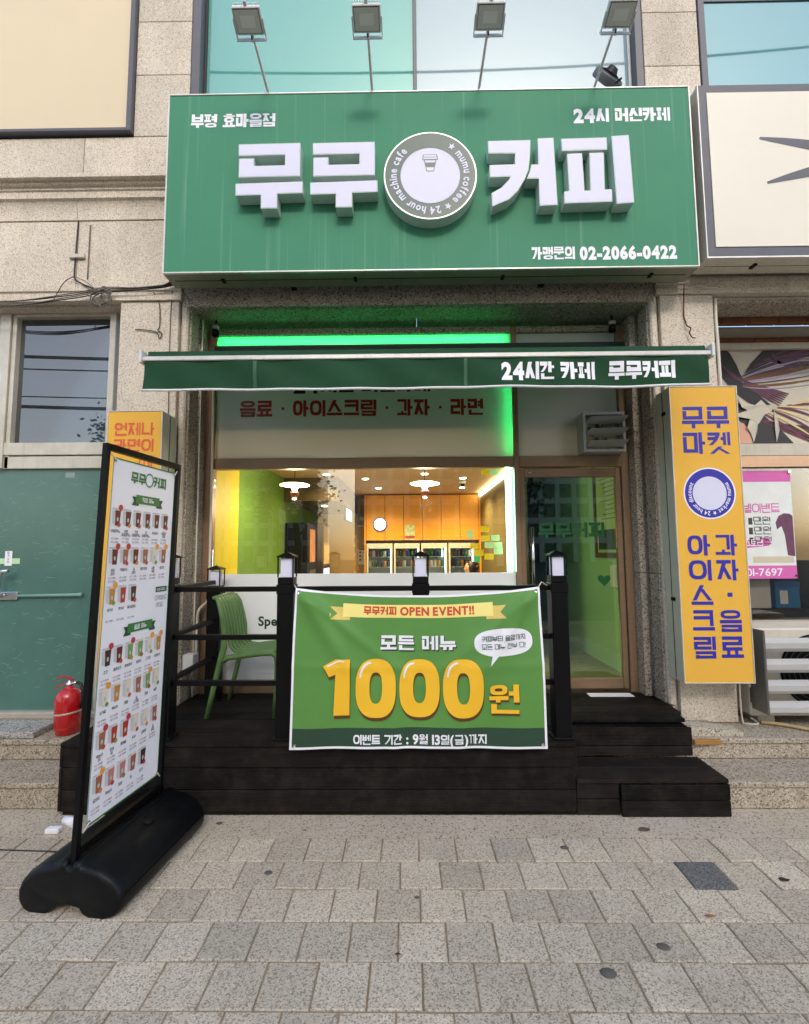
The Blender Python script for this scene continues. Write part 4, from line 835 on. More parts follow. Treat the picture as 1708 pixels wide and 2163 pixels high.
# neighbour's sign to the right
ns = thing('neighbour_sign', 'cream box sign with dark grey border and blade shapes over the next shop', 'sign', (3.3, 3.5, 3.78))
CRS = mat('cream_sheet', srgb('#e4dfcf'), .35, var=.04, vscale=1.3)
box('cabinet', (2.255, 4.6), (3.435, 3.64), (3.785, 5.19), mat('cabinet_ivory', srgb('#d5d0bf'), .5, var=.1, dirt=.35), ns, .002); box('border', (2.258, 4.6), (3.42, 3.434), (3.79, 5.186), DGREY, ns); box('face', (2.32, 4.53), (3.414, 3.4195), (3.865, 5.118), CRS, ns)
box('trim', (2.25, 4.6), (3.415, 3.438), (3.778, 3.7895), ALU, ns); box('trim', (2.25, 2.2575), (3.415, 3.438), (3.79, 5.19), ALU, ns); box('seam', (2.3, 4.5), (3.535, 3.54), (3.7838, 3.7862), RUBBER, ns); box('latch', (2.66, 2.685), (3.5, 3.56), (3.772, 3.786), BLACK, ns)
def blade(p0, p1, w, nm='blade_print'):
    p0, p1 = Vector(p0), Vector(p1); d = p1-p0; n_ = Vector((-d.y, d.x)).normalized(); A = []; B = []
    for i in range(13):
        s = i/12; ww = w*(.18+.82*math.sin(min(1, s*1.15)*1.5708)**.9)*(1 if s < .9 else 1); c = p0+d*s+n_*.012*math.sin(s*3.14); A.append(tuple(c+n_*ww/2)); B.append(tuple(c-n_*ww/2))
    cap = [tuple(p0+Vector((math.cos(t), math.sin(t)))*w*.09) for t in ()]
    P = A+B[::-1]; obj(nm, [(a, 3.4125, b) for a, b in P], [list(range(len(P)))], DGREY, ns)
blade((2.70, 4.735), (3.5, 4.575), .10); blade((2.735, 4.37), (3.5, 4.535), .10)

# ================================================================== AWNING
aw = thing('retractable_awning', 'dark green canvas awning with white lettered valance over the shopfront', 'awning', (.09, 3.3, 2.64))
AX0, AX1 = -1.715, 1.925; bm_v = []; bm_f = []; NX, NY = 48, 10
for j in range(NY+1):
    s = j/NY
    for i in range(NX+1):
        u = i/NX; z = 3.36-.468*s-.016*math.sin(s*math.pi)*(.6+.4*math.sin(u*9)); bm_v.append((AX0+(AX1-AX0)*u, 4.0-1.02*s, z))
bm_f = [[j*(NX+1)+i, j*(NX+1)+i+1, (j+1)*(NX+1)+i+1, (j+1)*(NX+1)+i] for j in range(NY) for i in range(NX)]
o = obj('canopy', bm_v, bm_f, AGREEN, aw, True)
v = []; 
for j in range(3):
    for i in range(NX+1): v.append((AX0+.02+(AX1-AX0-.04)*i/NX, 2.972-.004*j+.002*math.sin(i*2.3+j), 2.905-.018*j))
obj('canopy_roll', v, [[j*(NX+1)+i, j*(NX+1)+i+1, (j+1)*(NX+1)+i+1, (j+1)*(NX+1)+i] for j in range(2) for i in range(NX)], AGREEN, aw, True)
box('front_bar', (AX0-.01, AX1+.01), (2.955, 3.005), (2.838, 2.868), ALU, aw, .004); box('bar_end', (AX0-.028, AX0-.0105), (2.945, 3.015), (2.825, 2.91), WHITEM, aw, .003); box('bar_end', (AX1+.0105, AX1+.03), (2.945, 3.015), (2.825, 2.91), WHITEM, aw, .003)
def val(x, z): return (x, 2.966+.010*math.sin(x*5.1+.7)*(2.84-z)/.2+.006*math.sin(x*13+z*20), z+.004*math.sin(x*4))
v = []; NV = 8; NX2 = 90
for j in range(NV+1):
    for i in range(NX2+1): v.append(val(AX0+(AX1-AX0-.01)*i/NX2, 2.842-.197*j/NV))
obj('valance', v, [[j*(NX2+1)+i, j*(NX2+1)+i+1, (j+1)*(NX2+1)+i+1, (j+1)*(NX2+1)+i] for j in range(NV) for i in range(NX2)], AGREEN, aw, True)
MB().tube([tuple(Vector(val(AX0-.002+(AX1-AX0-.006)*i/60, 2.642))+Vector((0, -.002, 0))) for i in range(61)], .008, 6).build('valance_hem', WHITE, aw, True)
SEAM = mat('awning_seam', srgb('#2c5c40'), .6)
for x in (-1.005, .355): print_on('valance_seam', [(0, rc(x, 2.652, x+.022, 2.835))], lambda a, b, l: tuple(Vector(val(a, b))-Vector((0, .0025, 0))), SEAM, aw, .03)
for s, x, w in (('24시간', .595, .335), ('카페', .972, .222), ('무무커피', 1.282, .425)):
    P, w_ = text_polys(s, .116, w, t=.24, loff=.055, gap=.06); print_on('valance_lettering', P, lambda a, b, l: tuple(Vector(val(x+a, 2.690+b))-Vector((0, .0035+l*.0002, 0))), PRW, aw, .03)
box('cassette', (-1.70, 1.90), (4.0, 4.02), (3.32, 3.40), mat('cassette_dark', srgb('#20362a'), .5), aw)
for x in (-1.3, 1.5): MB().tube([(x, 3.99, 3.28), (x+(.35 if x < 0 else -.35), 3.5, 3.03), (x, 3.0, 2.85)], .016, 8).build('folding_arm', ALU, aw)

# ================================================================== YELLOW SIGNS
def ysign(nm, label, x0, x1, z0, z1, yf, yb):
    t = thing(nm, label, 'sign', ((x0+x1)/2, yb, z0)); box('cabinet', (x0+.003, x1-.003), (yf+.012, yb), (z0+.003, z1-.003), MINT, t, .002); box('face', (x0+.008, x1-.008), (yf, yf+.011), (z0+.008, z1-.008), YEL, t)
    for x, z in (((x0, x0+.0075), (z0, z1)), ((x1-.0075, x1), (z0, z1)), ((x0+.0078, x1-.0078), (z1-.0075, z1)), ((x0+.0078, x1-.0078), (z0, z0+.0075))): box('trim', x, (yf-.005, yf+.0115), z, ALU, t, .002)
    return t
yr = ysign('market_sign', 'tall yellow box sign with blue lettering and round blue badge on the pilaster', 1.955, 2.462, .640, 2.822, 3.50, 3.698)
box('cabinet_seam', (1.9535, 1.957), (3.60, 3.603), (.66, 2.80), RUBBER, yr); box('catch', (1.945, 1.9565), (3.565, 3.60), (2.62, 2.645), BLACK, yr); box('catch', (1.945, 1.9565), (3.56, 3.60), (1.22, 1.245), BLACK, yr)
W_ = .507; H_ = 2.182
def yv(v): return 2.822-v*H_
YF = 3.4988
for s, u0, u1, v0, v1 in (('무', .17, .49, .073, .148), ('무', .53, .86, .073, .148), ('마', .17, .49, .162, .237), ('켓', .53, .86, .162, .237), ('아', .15, .475, .513, .582), ('이', .15, .475, .596, .665), ('스', .165, .475, .68, .749), ('크', .165, .475, .762, .833), ('림', .165, .475, .848, .919), ('과', .55, .86, .513, .582), ('자', .55, .86, .596, .665), ('음', .55, .86, .762, .833), ('료', .55, .86, .848, .919)):
    wall_text('sign_lettering', s, 1.955+u0*W_, yv(v1), YF, (v1-v0)*H_, BLUE, yr, width=(u1-u0)*W_, t=.165, sx=1)
sheet('sign_dot', (1.955+.68*W_, 1.955+.75*W_), YF, (yv(.719), yv(.705)), BLUE, yr)
cc = (1.955+.513*W_, yv(.372)); disc('badge_rim', cc, .192, YF, PRW, yr, .1815); disc('badge_band', cc, .181, YF-.0004, BLUE, yr, .125); disc('badge_centre', cc, .1245, YF-.0004, LWHITE, yr)
circle_text('badge_lettering', ['mumu', 'market', '★', '24', 'hour', 'discount'], 58, 302, cc, .135, YF-.0012, .040, PRW, yr, loff=.02, gap=0)
yl = ysign('noodle_sign', 'yellow box sign with orange lettering on the pilaster behind the menu stand', -2.272, -1.852, .62, 2.668, 3.475, 3.698)
for i, s in enumerate(('언제나', '라면이', '땡길때')):
    if i < 2: wall_text('sign_lettering', s, -2.215, 2.478-.125*i, 3.4738, .098, ORED, yl, width=.30, t=.165)
wall_text('sign_lettering', '때', -2.02, 2.478-.25, 3.4738, .098, ORED, yl, width=.10, t=.165)
box('cabinet_seam', (-1.8555, -1.8505), (3.585, 3.588), (.64, 2.65), RUBBER, yl)

# ================================================================== HANGING BANNER
bn = thing('event_banner', 'green cloth event banner with yellow price figures tied to the deck railing', 'banner', (.04, 2.98, .40))
BK = 1.6267
def bsurf(px, py, off=0.0):
    """banner sheet; px, py run over the cloth (0..1451 x 0..935)"""
    u = px/1451; v = py/935
    sag = .052*(1-(2*u-1)**2)*(1-v)**1.7
    x = (-.720+1.531*u)*(1-v)+(-.735+1.552*u)*v
    z = 1.372+(.412-1.372)*v - sag + .010*math.sin(u*3.14)*v*.6
    fold = (math.exp(-((u-.02-.42*v)**2)/.0016)*.038+math.exp(-((u-.02-.8*v)**2)/.0014)*.022+math.exp(-((.98-.42*v-u)**2)/.0016)*.038+math.exp(-((.98-.75*v-u)**2)/.0014)*.022)*(1-v)**2.2*min(1, v*12)
    y = 3.012-.062*v - fold - .017*math.sin(u*9+.8)*math.sin(v*3.0+.3)*(1-.3*v) - .006*math.sin(u*23+v*7) - .02*math.sin(v*3.14)
    y -= .004*math.exp(-((v-.49)/.03)**2)+.010*math.exp(-((u-.36-.05*v)/.03)**2)*v*v+.008*math.exp(-((u-.7+.04*v)/.035)**2)*v*v
    return (x, y-off, z)
NX, NY = 110, 70; v = [bsurf(1451*i/NX, 935*j/NY) for j in range(NY+1) for i in range(NX+1)]
f = []; mi = []
for j in range(NY):
    for i in range(NX):
        f.append([j*(NX+1)+i, j*(NX+1)+i+1, (j+1)*(NX+1)+i+1, (j+1)*(NX+1)+i]); edge = i in (0, NX-1) or j in (0, NY-1); mi.append(1 if edge else (2 if j >= NY*.868 else 0))
obj('cloth', v, f, None, bn, True, [BGREEN, PRW, BDARK], mi)
def bprint(nm, polys, m, off=.0025, sub=18): return print_on(nm, polys, lambda a, b, l: bsurf(a, b, off+l*.00025), m, bn, sub)
def btext(nm, s, x, y, size, width, m, off=.003, words=True, **k):
    P, w = text_polys(s, size, width, **k); P = [(l, [(x+a, y-b) for a, b in p]) for l, p in P]; ws = []; cur = None
    for l, p in P:
        a0, a1 = min(a for a, b in p), max(a for a, b in p)
        if cur is None or a0 > cur[1]+size*.25: cur = [[], a1]; ws.append(cur)
        cur[0].append((l, p)); cur[1] = max(cur[1], a1)
    for wd, _ in ws: bprint(nm, wd, m, off)
RIB = mat('ribbon_pale_yellow', srgb('#f4e486'), .5); RIBD = mat('ribbon_fold', srgb('#dcc264'), .5); RTX = mat('print_red', srgb('#d2452f'), .5); GOLD = mat('print_gold', srgb('#f6c02c'), .45); BRN = mat('print_brown', srgb('#5a3a14'), .5); LTX = mat('print_white2', srgb('#eeeef4'), .5); DGT = mat('print_dark_green', srgb('#26472f'), .5)
OX, OY = 72, 75
def q(px, py): return (px-OX, py-OY)
bprint('ribbon_tail', [(0, [q(282, 165), q(400, 165), q(400, 243), q(282, 243)])], RIBD, .002)
bprint('ribbon_notch', [(0, [q(281, 164), q(325, 205), q(281, 244)])], BGREEN, .007); bprint('ribbon_tail', [(0, [q(1198, 160), q(1315, 160), q(1315, 240), q(1198, 240)])], RIBD, .002); bprint('ribbon_notch', [(0, [q(1316, 159), q(1280, 200), q(1316, 241)])], BGREEN, .007)
bprint('ribbon', [(0, [q(357, 140), q(1240, 136), q(1240, 222), q(357, 224)])], RIB, .0034)
btext('banner_lettering', '무무커피 OPEN EVENT!!', 480-OX, 205-OY, 55, 650, RTX, .0046, t=.2, loff=.04)
for m, o, dx, dy in ((mat('print_shadow', srgb('#2b3f22'), .5), .0028, 6, 9), (LTX, .004, 0, 0)): btext('banner_lettering', '모든 메뉴', 580-OX+dx, 425-OY+dy, 90, 438, m, o, t=.21)
def se(cx, cy, rx, ry, n=44, e=.78): return [(cx+rx*math.copysign(abs(math.cos(a))**e, math.cos(a)), cy+ry*math.copysign(abs(math.sin(a))**e, math.sin(a))) for a in [2*math.pi*i/n for i in range(n)]]
def digit0(cx, m, off, dx=0, dy=0):
    A = se(cx+dx, 655+dy, 115, 175); B = se(cx+dx, 655+dy, 36, 92); n = len(A); M1 = [((a[0]+b[0])/2, (a[1]+b[1])/2) for a, b in zip(A, B)]; P = []
    for R, S in ((A, M1), (M1, B)): P += [(0, [q(*R[i]), q(*R[(i+1) % n]), q(*S[(i+1) % n]), q(*S[i])]) for i in range(n)]
    bprint('banner_figure', P, m, off, 16)
ONE = [[(330, 480), (408, 480), (408, 815), (318, 815)], [(255, 525), (330, 478), (330, 570), (290, 588)]]
for m, off, dx, dy in ((BRN, .0035, 4, 20), (GOLD, .0068, 0, 0)):
    bprint('banner_figure', [(i, [q(a+dx, b+dy) for a, b in p]) for i, p in enumerate(ONE)], m, off, 16)
    for cx in (556, 806, 1055): digit0(cx, m, off, dx, dy)
    btext('banner_lettering', '원', 1200-OX+dx, 805-OY+dy*.7, 168, 170, m, off, t=.19)
for cx in (480, 730, 980): bprint('banner_highlight', [(0, [q(cx-14+30*math.sin(a)*0+ (1-math.cos(a))*0 + x0, y0) for x0, y0 in ((0, 0),)]) for a in ()] + [(0, [q(cx-18+62*(s/6)**1.8, 590-92*math.sin(s/6*1.5708)), q(cx-18+62*((s+1)/6)**1.8, 590-92*math.sin((s+1)/6*1.5708)), q(cx-8+58*((s+1)/6)**1.8, 593-84*math.sin((s+1)/6*1.5708)), q(cx-8+58*(s/6)**1.8, 593-84*math.sin(s/6*1.5708))]) for s in range(6)], LTX, .009)
bprint('banner_highlight', [(0, [q(278, 520), q(345, 484), q(376, 489), q(376, 497), q(345, 493), q(281, 529)])], LTX, .009)
RB = [se(1292, 385, 170*k_, 84*k_, 40, .8) for k_ in (.02, .25, .5, .75, 1)]; bprint('speech_bubble', [(0, [q(*RB[r][i]), q(*RB[r][(i+1) % 40]), q(*RB[r+1][(i+1) % 40]), q(*RB[r+1][i])]) for i in range(40) for r in range(4)], LTX, .003); bprint('bubble_tail', [(0, [q(1225, 455), q(1265, 462), q(1212, 525)])], LTX, .0029)
btext('banner_lettering', '커피부터 음료까지', 1165-OX, 376-OY, 33, 255, DGT, .0062, t=.12); btext('banner_lettering', '모든 메뉴 전부 다!', 1165-OX, 424-OY, 33, 255, DGT, .0062, t=.1, loff=0)
btext('banner_lettering', '이벤트 기간 : 9월 13일(금)까지', 432-OX, 984-OY, 56, 750, LTX, .003, t=.18, loff=.035)
for px, py in ((24, 20), (1427, 20), (30, 912), (1425, 912)):
    c = Vector(bsurf(px, py, .003)); e_ = MB().lathe([(.005, 0), (.010, -.002), (.011, .001)], c, 14, 'Y').build('eyelet', CHROME, bn)
MB().tube([bsurf(14, 14), (-.74, 3.05, 1.385), (-.745, 3.08, 1.37)], .003, 5).build('tie_cord', WIREW, bn); MB().tube([bsurf(1436, 14), (.83, 3.03, 1.40), (.87, 3.06, 1.375)], .003, 5).build('tie_cord', WIREW, bn)

# ================================================================== MENU STAND
ms = thing('menu_stand', 'black framed menu banner stand with drink pictures on a moulded black base', 'menu stand', (-1.5, 2.58, 0))
MO = Vector((-1.525, 2.29, 0)); MU = Vector((.065, .59, 0)).normalized(); MN = Vector((MU.y, -MU.x, 0))
def mp(u, z, n=0.0): return MO+MU*(u+.041*(z-.3))+MN*n+Vector((0, 0, z))
for u in (-.035, .568):
    mb = MB(); w = .013
    vs_ = [mp(u+a, z, b) for z in (.10, 2.15) for a, b in ((-w, -w), (w, -w), (w, w), (-w, w))]; mb.add(vs_, [[0, 1, 2, 3], [4, 5, 6, 7]]+[[i, (i+1) % 4, 4+(i+1) % 4, 4+i] for i in range(4)]); mb.build('upright', BLACK, ms)
for z0, z1 in ((2.118, 2.15), (.235, .262)):
    mb = MB(); vs_ = [mp(u, z, b) for u in (-.019, .552) for z, b in ((z0, -.014), (z1, -.014), (z1, .014), (z0, .014))]; mb.add(vs_, [[0, 1, 2, 3], [4, 5, 6, 7]]+[[i, (i+1) % 4, 4+(i+1) % 4, 4+i] for i in range(4)]); mb.build('cross_bar', BLACK, ms)
# base: two rounded lobes swept along the stand
half = [(.0, .205), (.016, .205), (.02, .225), (.05, .225), (.056, .209), (.10, .205), (.155, .190), (.205, .163), (.240, .125), (.256, .085), (.254, .045), (.235, .015), (.20, .0), (.115, .0), (.085, .012), (.066, .036), (.0, .046)]
cs = [(-a_, b_) for a_, b_ in half[1:-1]][::-1] + half; cs = half + [(-a_, b_) for a_, b_ in half[1:-1]][::-1]
mb = MB(); n = len(cs); rows = [(-.075, .90), (-.065, .97), (-.045, 1), (.60, 1), (.625, .97), (.64, .90)]; vs_ = []
for u, s in rows:
    for a, b in cs: vs_.append(MO+MU*u+MN*(a*s)+Vector((0, 0, .1+(b-.1)*s-(.1*(1-s)) if b > .1 else max(b, .0)+.002*(1-s))))
mb.add(vs_, [[i*n+j, i*n+(j+1) % n, (i+1)*n+(j+1) % n, (i+1)*n+j] for i in range(len(rows)-1) for j in range(n)]+[list(range(n)), [(len(rows)-1)*n+j for j in range(n)]])
o = mb.build('base', BLKPL, ms, True); o.modifiers.new('edge', 'BEVEL').width = .004; o.modifiers['edge'].limit_method = 'ANGLE'
MB().lathe([(.024, 0), (.024, .012), (.020, .016)], MO+MU*.30+MN*.12+Vector((0, 0, .196)), 16).build('filler_cap', BLKPL, ms)
for sd_ in (-1, 1): MB().tube([MO+MU*u+MN*(sd_*.2565)+Vector((0, 0, .088)) for u in (-.04, .3, .595)], .0035, 6).build('mould_seam', BLKPL, ms)
POST = mat('poster_white', srgb('#f4f1f8'), .4, var=.015)
v = []; NX, NY = 14, 40
for j in range(NY+1):
    for i in range(NX+1):
        u, z = .012+.521*i/NX, .325+1.765*j/NY; v.append(mp(u, z, .004+.004*math.sin(i/NX*3.14)*math.sin(j/NY*6.3)))
f = [[j*(NX+1)+i, j*(NX+1)+i+1, (j+1)*(NX+1)+i+1, (j+1)*(NX+1)+i] for j in range(NY) for i in range(NX)]
pst = obj('poster', v, f, None, ms, True, [POST, mat('poster_edge', srgb('#2f6f3c'), .5)], [1 if (k % NX in () or k // NX in (NY,)) else 0 for k in range(len(f))])
def pp(u, z, l=0): i = (u-.012)/.521; j = (z-.325)/1.765; return mp(u, z, .0062+.004*math.sin(i*3.14)*math.sin(j*6.3)+l*.00012)
PG = mat('poster_green', srgb('#3c7a38'), .5); PGD = mat('poster_green_dark', srgb('#234a2a'), .5); PK = mat('poster_ink', srgb('#3a3636'), .55); PR = mat('poster_ink_red', srgb('#c2383a'), .55); PB = mat('poster_ink_blue', srgb('#2f4aa8'), .55)
def pprint(nm, P, m, lay=0): return print_on(nm, P, lambda a, b, l: pp(a, b, l+lay), m, pst, .06)
def edge(u0, z0, u1, z1): pprint('poster_border', [(0, rc(u0, z0, u1, z1))], PG)
edge(.012, 2.083, .533, 2.09); edge(.012, .325, .533, .332); edge(.012, .3325, .0155, 2.0825); edge(.5295, .3325, .533, 2.0825)
def ptext(P_, s, u, z, size, width=None, align='l', **k):
    P, w = text_polys(s, size, width, **k); u0 = u if align == 'l' else u-w/2; P_ += [(l, [(u0+a, z+b) for a, b in p]) for l, p in P]
for s_, u_ in (('무무', .150), ('커피', .335)): P = []; ptext(P, s_, u_, 1.975, .062, .115, t=.2); pprint('poster_title', P, PG)
n = 28; cu, cz = .300, 2.008
pprint('poster_ring', [(0, [(cu+r0*math.cos(a), cz+r0*math.sin(a)*1.12) for r0, a in ((.036, t), (.036, t2), (.029, t2), (.029, t))]) for t, t2 in [(2*math.pi*i/n, 2*math.pi*(i+1)/n) for i in range(n)]], PG)
for z, s in ((1.868, '커피 메뉴'), (1.176, '음료 메뉴')):
    pprint('poster_ribbon_tail', [(0, [(.170, z-.012), (.225, z-.012), (.225, z+.036), (.170, z+.036), (.184, z+.012)]), (0, [(.375, z-.012), (.430, z-.012), (.416, z+.012), (.430, z+.036), (.375, z+.036)])], PGD); pprint('poster_ribbon', [(0, rc(.20, z, .40, z+.048))], PG, 2); P = []; ptext(P, s, .30, z+.011, .026, .10, 'c', t=.16); pprint('poster_lettering', P, LTX, 4)
pprint('poster_bubble', [(0, rc(.415, 1.372, .515, 1.402))], PGD); P = []; ptext(P, '안으로 드루와~', .465, 1.379, .015, .085, 'c', t=.13, loff=0); pprint('poster_lettering', P, LTX, 3); P = []; ptext(P, '디카페인도', .465, 1.325, .026, .105, 'c', t=.08); ptext(P, '있어요', .455, 1.285, .026, .065, 'c', t=.08); pprint('poster_lettering', P, PGD)
CUPW = mat('cup_clear', srgb('#cfcdd0'), .5); FRUIT = [mat('fruit_%d' % i, srgb(c_), .5) for i, c_ in enumerate(('#b0522e', '#c8402e', '#6f9b33', '#e08a3a'))]
DRK = {'c': '#6b211a', 'l': '#a5664c', 'r': '#b63a2c', 'o': '#c98a3e', 'm': '#e6d9c6', 'g': '#7fa05a', 'p': '#c9807a', 'k': '#4a261c'}
def cup(u, z, key, extra, badge):
    h, w = .090, .021; P = [(0, [(u-w*.75, z), (u+w*.75, z), (u+w, z+h*.86), (u-w, z+h*.86)])]; m = mat('drink_'+key, srgb(DRK[key]), .5)
    if key != 'm' or True: pprint('cup_back', [(0, [(u-w*1.75, z+.008), (u-w*.4, z+.008), (u-w*.2, z+.075), (u-w*2.0, z+.075)]), (0, [(u-w*2.1, z+.08), (u-w*.2, z+.08), (u-w*.5, z+.09), (u-w*1.8, z+.09)])], CUPW)
    pprint('cup_drink', P, m, 2); pprint('cup_lid', [(0, [(u-w*1.08, z+h*.86), (u+w*1.08, z+h*.86), (u+w*.75, z+h), (u-w*.75, z+h)])], CUPW if key in 'ckr' else mat('foam', srgb('#e9d6c2'), .5), 3)
    pprint('cup_label', [(0, [(u+.008*math.cos(a)*.9, z+.032+.012*math.sin(a)) for a in [2*math.pi*i/8 for i in range(8)]])], mat('cup_logo', srgb('#b9c4b6'), .5), 4)
    if extra is not None: pprint('cup_fruit', [(0, [(u+.014+.012*math.cos(a), z+.004+.012*math.sin(a)) for a in [2*math.pi*i/6 for i in range(6)]])], FRUIT[extra], 6)
    if badge: pprint('cup_badge', [(0, [(u+.018+.017*math.cos(a), z+h+.003+.017*math.sin(a)) for a in [2*math.pi*i/10 for i in range(10)]])], PR if badge == 1 else mat('badge_orange', srgb('#efa23a'), .5), 8)
ROWS = [(1.74, 6, 'cccccc', '100000', ('아메리카노', '연한 아메리카노', '진한 아메리카노', '꿀 아메리카노', '헤이즐넛', '달달한 커피'), .131), (1.54, 6, 'clclml', '110022', ('우유 라떼', '카페라떼', '꿀 라떼', '말차커피', '곡물 커피', '밀크티'), .126),
        (1.342, 3, 'ork', '200', ('아샷추', '자샷추', '에스프레소'), .118), (1.04, 6, 'kcggmo', '101022', ('초코', '말차초코', '말차라떼', '꿀라떼', '고구마', '곡물라떼'), .110), (.85, 6, 'momlgm', '200020', ('요거트', '복숭아', '자몽', '꿀 요거트', '과일', '꿀물'), .100), (.65, 6, 'lrrmml', '101000', ('복숭아 티', '자몽 티', '자허블', '두유', '검은콩', '꿀 두유'), .092), (.45, 5, 'lpplk', '20000', ('밀크티', '복숭아', '자몽', '꿀', '초코'), .078)]
for z, nn, keys, bad, names, u0 in ROWS:
    K, R, B = [], [], []
    for i in range(nn):
        u = u0-.045+.0795*i-.041*(z-.3)*0+.02; u = .062+.0795*i
        cup(u+.008, z, keys[i], (None, 0, 1, 2, 3)[(i*2+int(z*10)) % 5], int(bad[i]))
        ws = names[i].split(' ')
        for j, w in enumerate(ws): ptext(K, w, u, z-.036-.018*j, .0155, min(.0135*len(w), .070), 'c', t=.14)
        if nn == 3: ptext(B, 'ICE', u-.026, z-.088, .010, .016, loff=0); ptext(K, '2,900', u-.004, z-.088, .010, .028, loff=0)
        else: ptext(R, 'HOT', u-.028, z-.072, .010, .020, loff=0); ptext(B, 'ICE', u-.026, z-.089, .010, .016, loff=0); pr = ('1,400', '1,900', '2,500', '2,700', '2,300')[(i+nn) % 5]; ptext(K, pr, u-.004, z-.072, .010, .028, loff=0); ptext(K, '2,700' if i % 2 else '2,500', u-.004, z-.089, .010, .028, loff=0)
    for L_, m in ((K, PK), (R, PR), (B, PB)):
        if L_: o = pprint('menu_lettering', L_, m); o['kind'] = 'stuff'
for u, z in ((.022, 2.075), (.523, 2.075), (.022, .342), (.523, .342)):
    MB().lathe([(.004, 0), (.009, .001), (.009, -.001)], mp(u, z, .010), 10, 'X').build('eyelet', CHROME, ms)
    MB().tube([mp(u, z, .012), mp(u+(-.03 if u < .2 else .03), z+(.03 if z > 1 else -.03), .006)], .0035, 5).build('cable_tie', WIREW, ms)

# ================================================================== FIRE EXTINGUISHER
fe = thing('fire_extinguisher', 'chipped red fire extinguisher with black hose on the stone landing', 'fire extinguisher', (-2.497, 3.53, .30)); C = (-2.497, 3.53, .301)
MB().lathe([(.070, 0), (.074, .004), (.074, .028), (.086, .04), (.087, .05), (.085, .053), (.087, .056), (.088, .23), (.082, .27), (.062, .30), (.035, .317), (.026, .32), (.026, .335)], C, 32).build('cylinder', mat('chipped_red', srgb('#c0161b'), .27, spec=.5, var=.22, vscale=34, coat=.5, bump=.08, bscale=40), fe, True)
M_ = Matrix.Rotation(rad(-6), 3, 'Y'); MB().lathe([(.0895, -.006), (.0905, -.005), (.0905, .005), (.0895, .006)], (C[0], C[1], C[2]+.15), 32, 'Z', M_).build('strap', STEEL, fe, True)
MB().lathe([(.022, .336), (.024, .34), (.024, .352), (.014, .358), (.014, .372)], C, 16).build('valve', CHROME, fe, True)
def lever(pts, w): 
    mb = MB()
    for (a, b), (c_, d) in zip(pts[:-1], pts[1:]): mb.add([(C[0]+x, C[1]+yy, C[2]+z+e) for x, z in ((a, b), (c_, d)) for yy in (-w, w) for e in (-.004, .004)], [[0, 1, 3, 2], [4, 6, 7, 5], [0, 2, 6, 4], [1, 5, 7, 3], [0, 4, 5, 1], [2, 3, 7, 6]])
    return mb
lever([(.022, .375), (-.01, .392), (-.06, .397), (-.095, .388)], .010).build('squeeze_lever', REDP, fe, fix=False); lever([(.008, .366), (-.03, .352), (-.07, .332), (-.105, .312)], .010).build('carry_handle', REDP, fe, fix=False)
MB().tube([(C[0]+.014, C[1], C[2]+.345), (C[0]+.05, C[1], C[2]+.357)], .010, 10).build('hose_fitting', CHROME, fe, True)
MB().tube([(C[0]+.05, C[1], C[2]+.357), (C[0]+.085, C[1]-.005, C[2]+.345), (C[0]+.107, C[1]-.01, C[2]+.30), (C[0]+.108, C[1]-.012, C[2]+.24), (C[0]+.100, C[1]-.012, C[2]+.18)], [.011, .012, .012, .012, .013], 10).build('hose', RUBBER, fe, True)
tag(MB().box((-3.25, -2.66), (3.42, 3.68), (.3, .345), .006, Matrix.Translation((0, 0, 0)) @ Matrix.Rotation(0, 4, 'Z')).build('stone_slab', granite('loose_slab', srgb('#a9a7a2'), srgb('#6a6763'), srgb('#c9c7c1'), 110, .25, .2, .15)), 'grey stone slab lying on the landing before the green glass door', 'slab')
st = tag(MB().prism([(1.93, .3), (2.31, .3), (2.31, .327), (2.05, .36), (1.93, .36)], 3.44, 3.56).build('stone_block', granite('loose_block', srgb('#b5ad9b'), srgb('#7a7262'), srgb('#cfc8b8'), 110, .2, .2, .2)), 'wedge of pale stone lying on the landing below the market sign', 'stone')
tag(MB().box((1.96, 2.2), (3.57, 3.66), (.3, .335), .004).build('stone_offcut', STONE2), 'small stone offcut behind the pale wedge on the landing', 'stone')
tag(MB().box((1.935, 2.12), (3.375, 3.435), (.268, .298), .002, None).build('plywood_offcut', mat('plywood', srgb('#a97c3e'), .6, var=.2, vscale=12)), 'strip of yellow plywood wedged against the end of the deck', 'wood')

# ================================================================== EXHAUST FAN ABOVE THE DOOR
ex = thing('exhaust_fan', 'grey louvred exhaust fan fixed on the film panel above the door', 'fan', (1.63, 4.0, 2.41)); EM = mat('fan_grey', srgb('#a9ada6'), .45, var=.08)
mb = MB(); mb.box((1.455, 1.475), (3.90, 4.05), (2.412, 2.75)); mb.box((1.785, 1.803), (3.90, 4.05), (2.412, 2.75)); mb.box((1.4755, 1.7845), (3.90, 4.05), (2.726, 2.75)); mb.box((1.4755, 1.7845), (3.90, 4.05), (2.412, 2.432)); mb.build('housing', EM, ex, fix=False)
cx, cz = 1.63, 2.58; mb = MB(); n = 32
R_ = [(cx+.128*math.cos(2*math.pi*i/n), cz+.128*math.sin(2*math.pi*i/n)) for i in range(n)]; S_ = [(cx+.1535*max(-1, min(1, 1.42*math.cos(2*math.pi*i/n))), cz+.146*max(-1, min(1, 1.42*math.sin(2*math.pi*i/n)))) for i in range(n)]
mb.add([(a, 3.985, b) for a, b in R_]+[(a, 3.985, b) for a, b in S_], [[i, (i+1) % n, n+(i+1) % n, n+i] for i in range(n)]); mb.build('back_plate', EM, ex, fix=False)
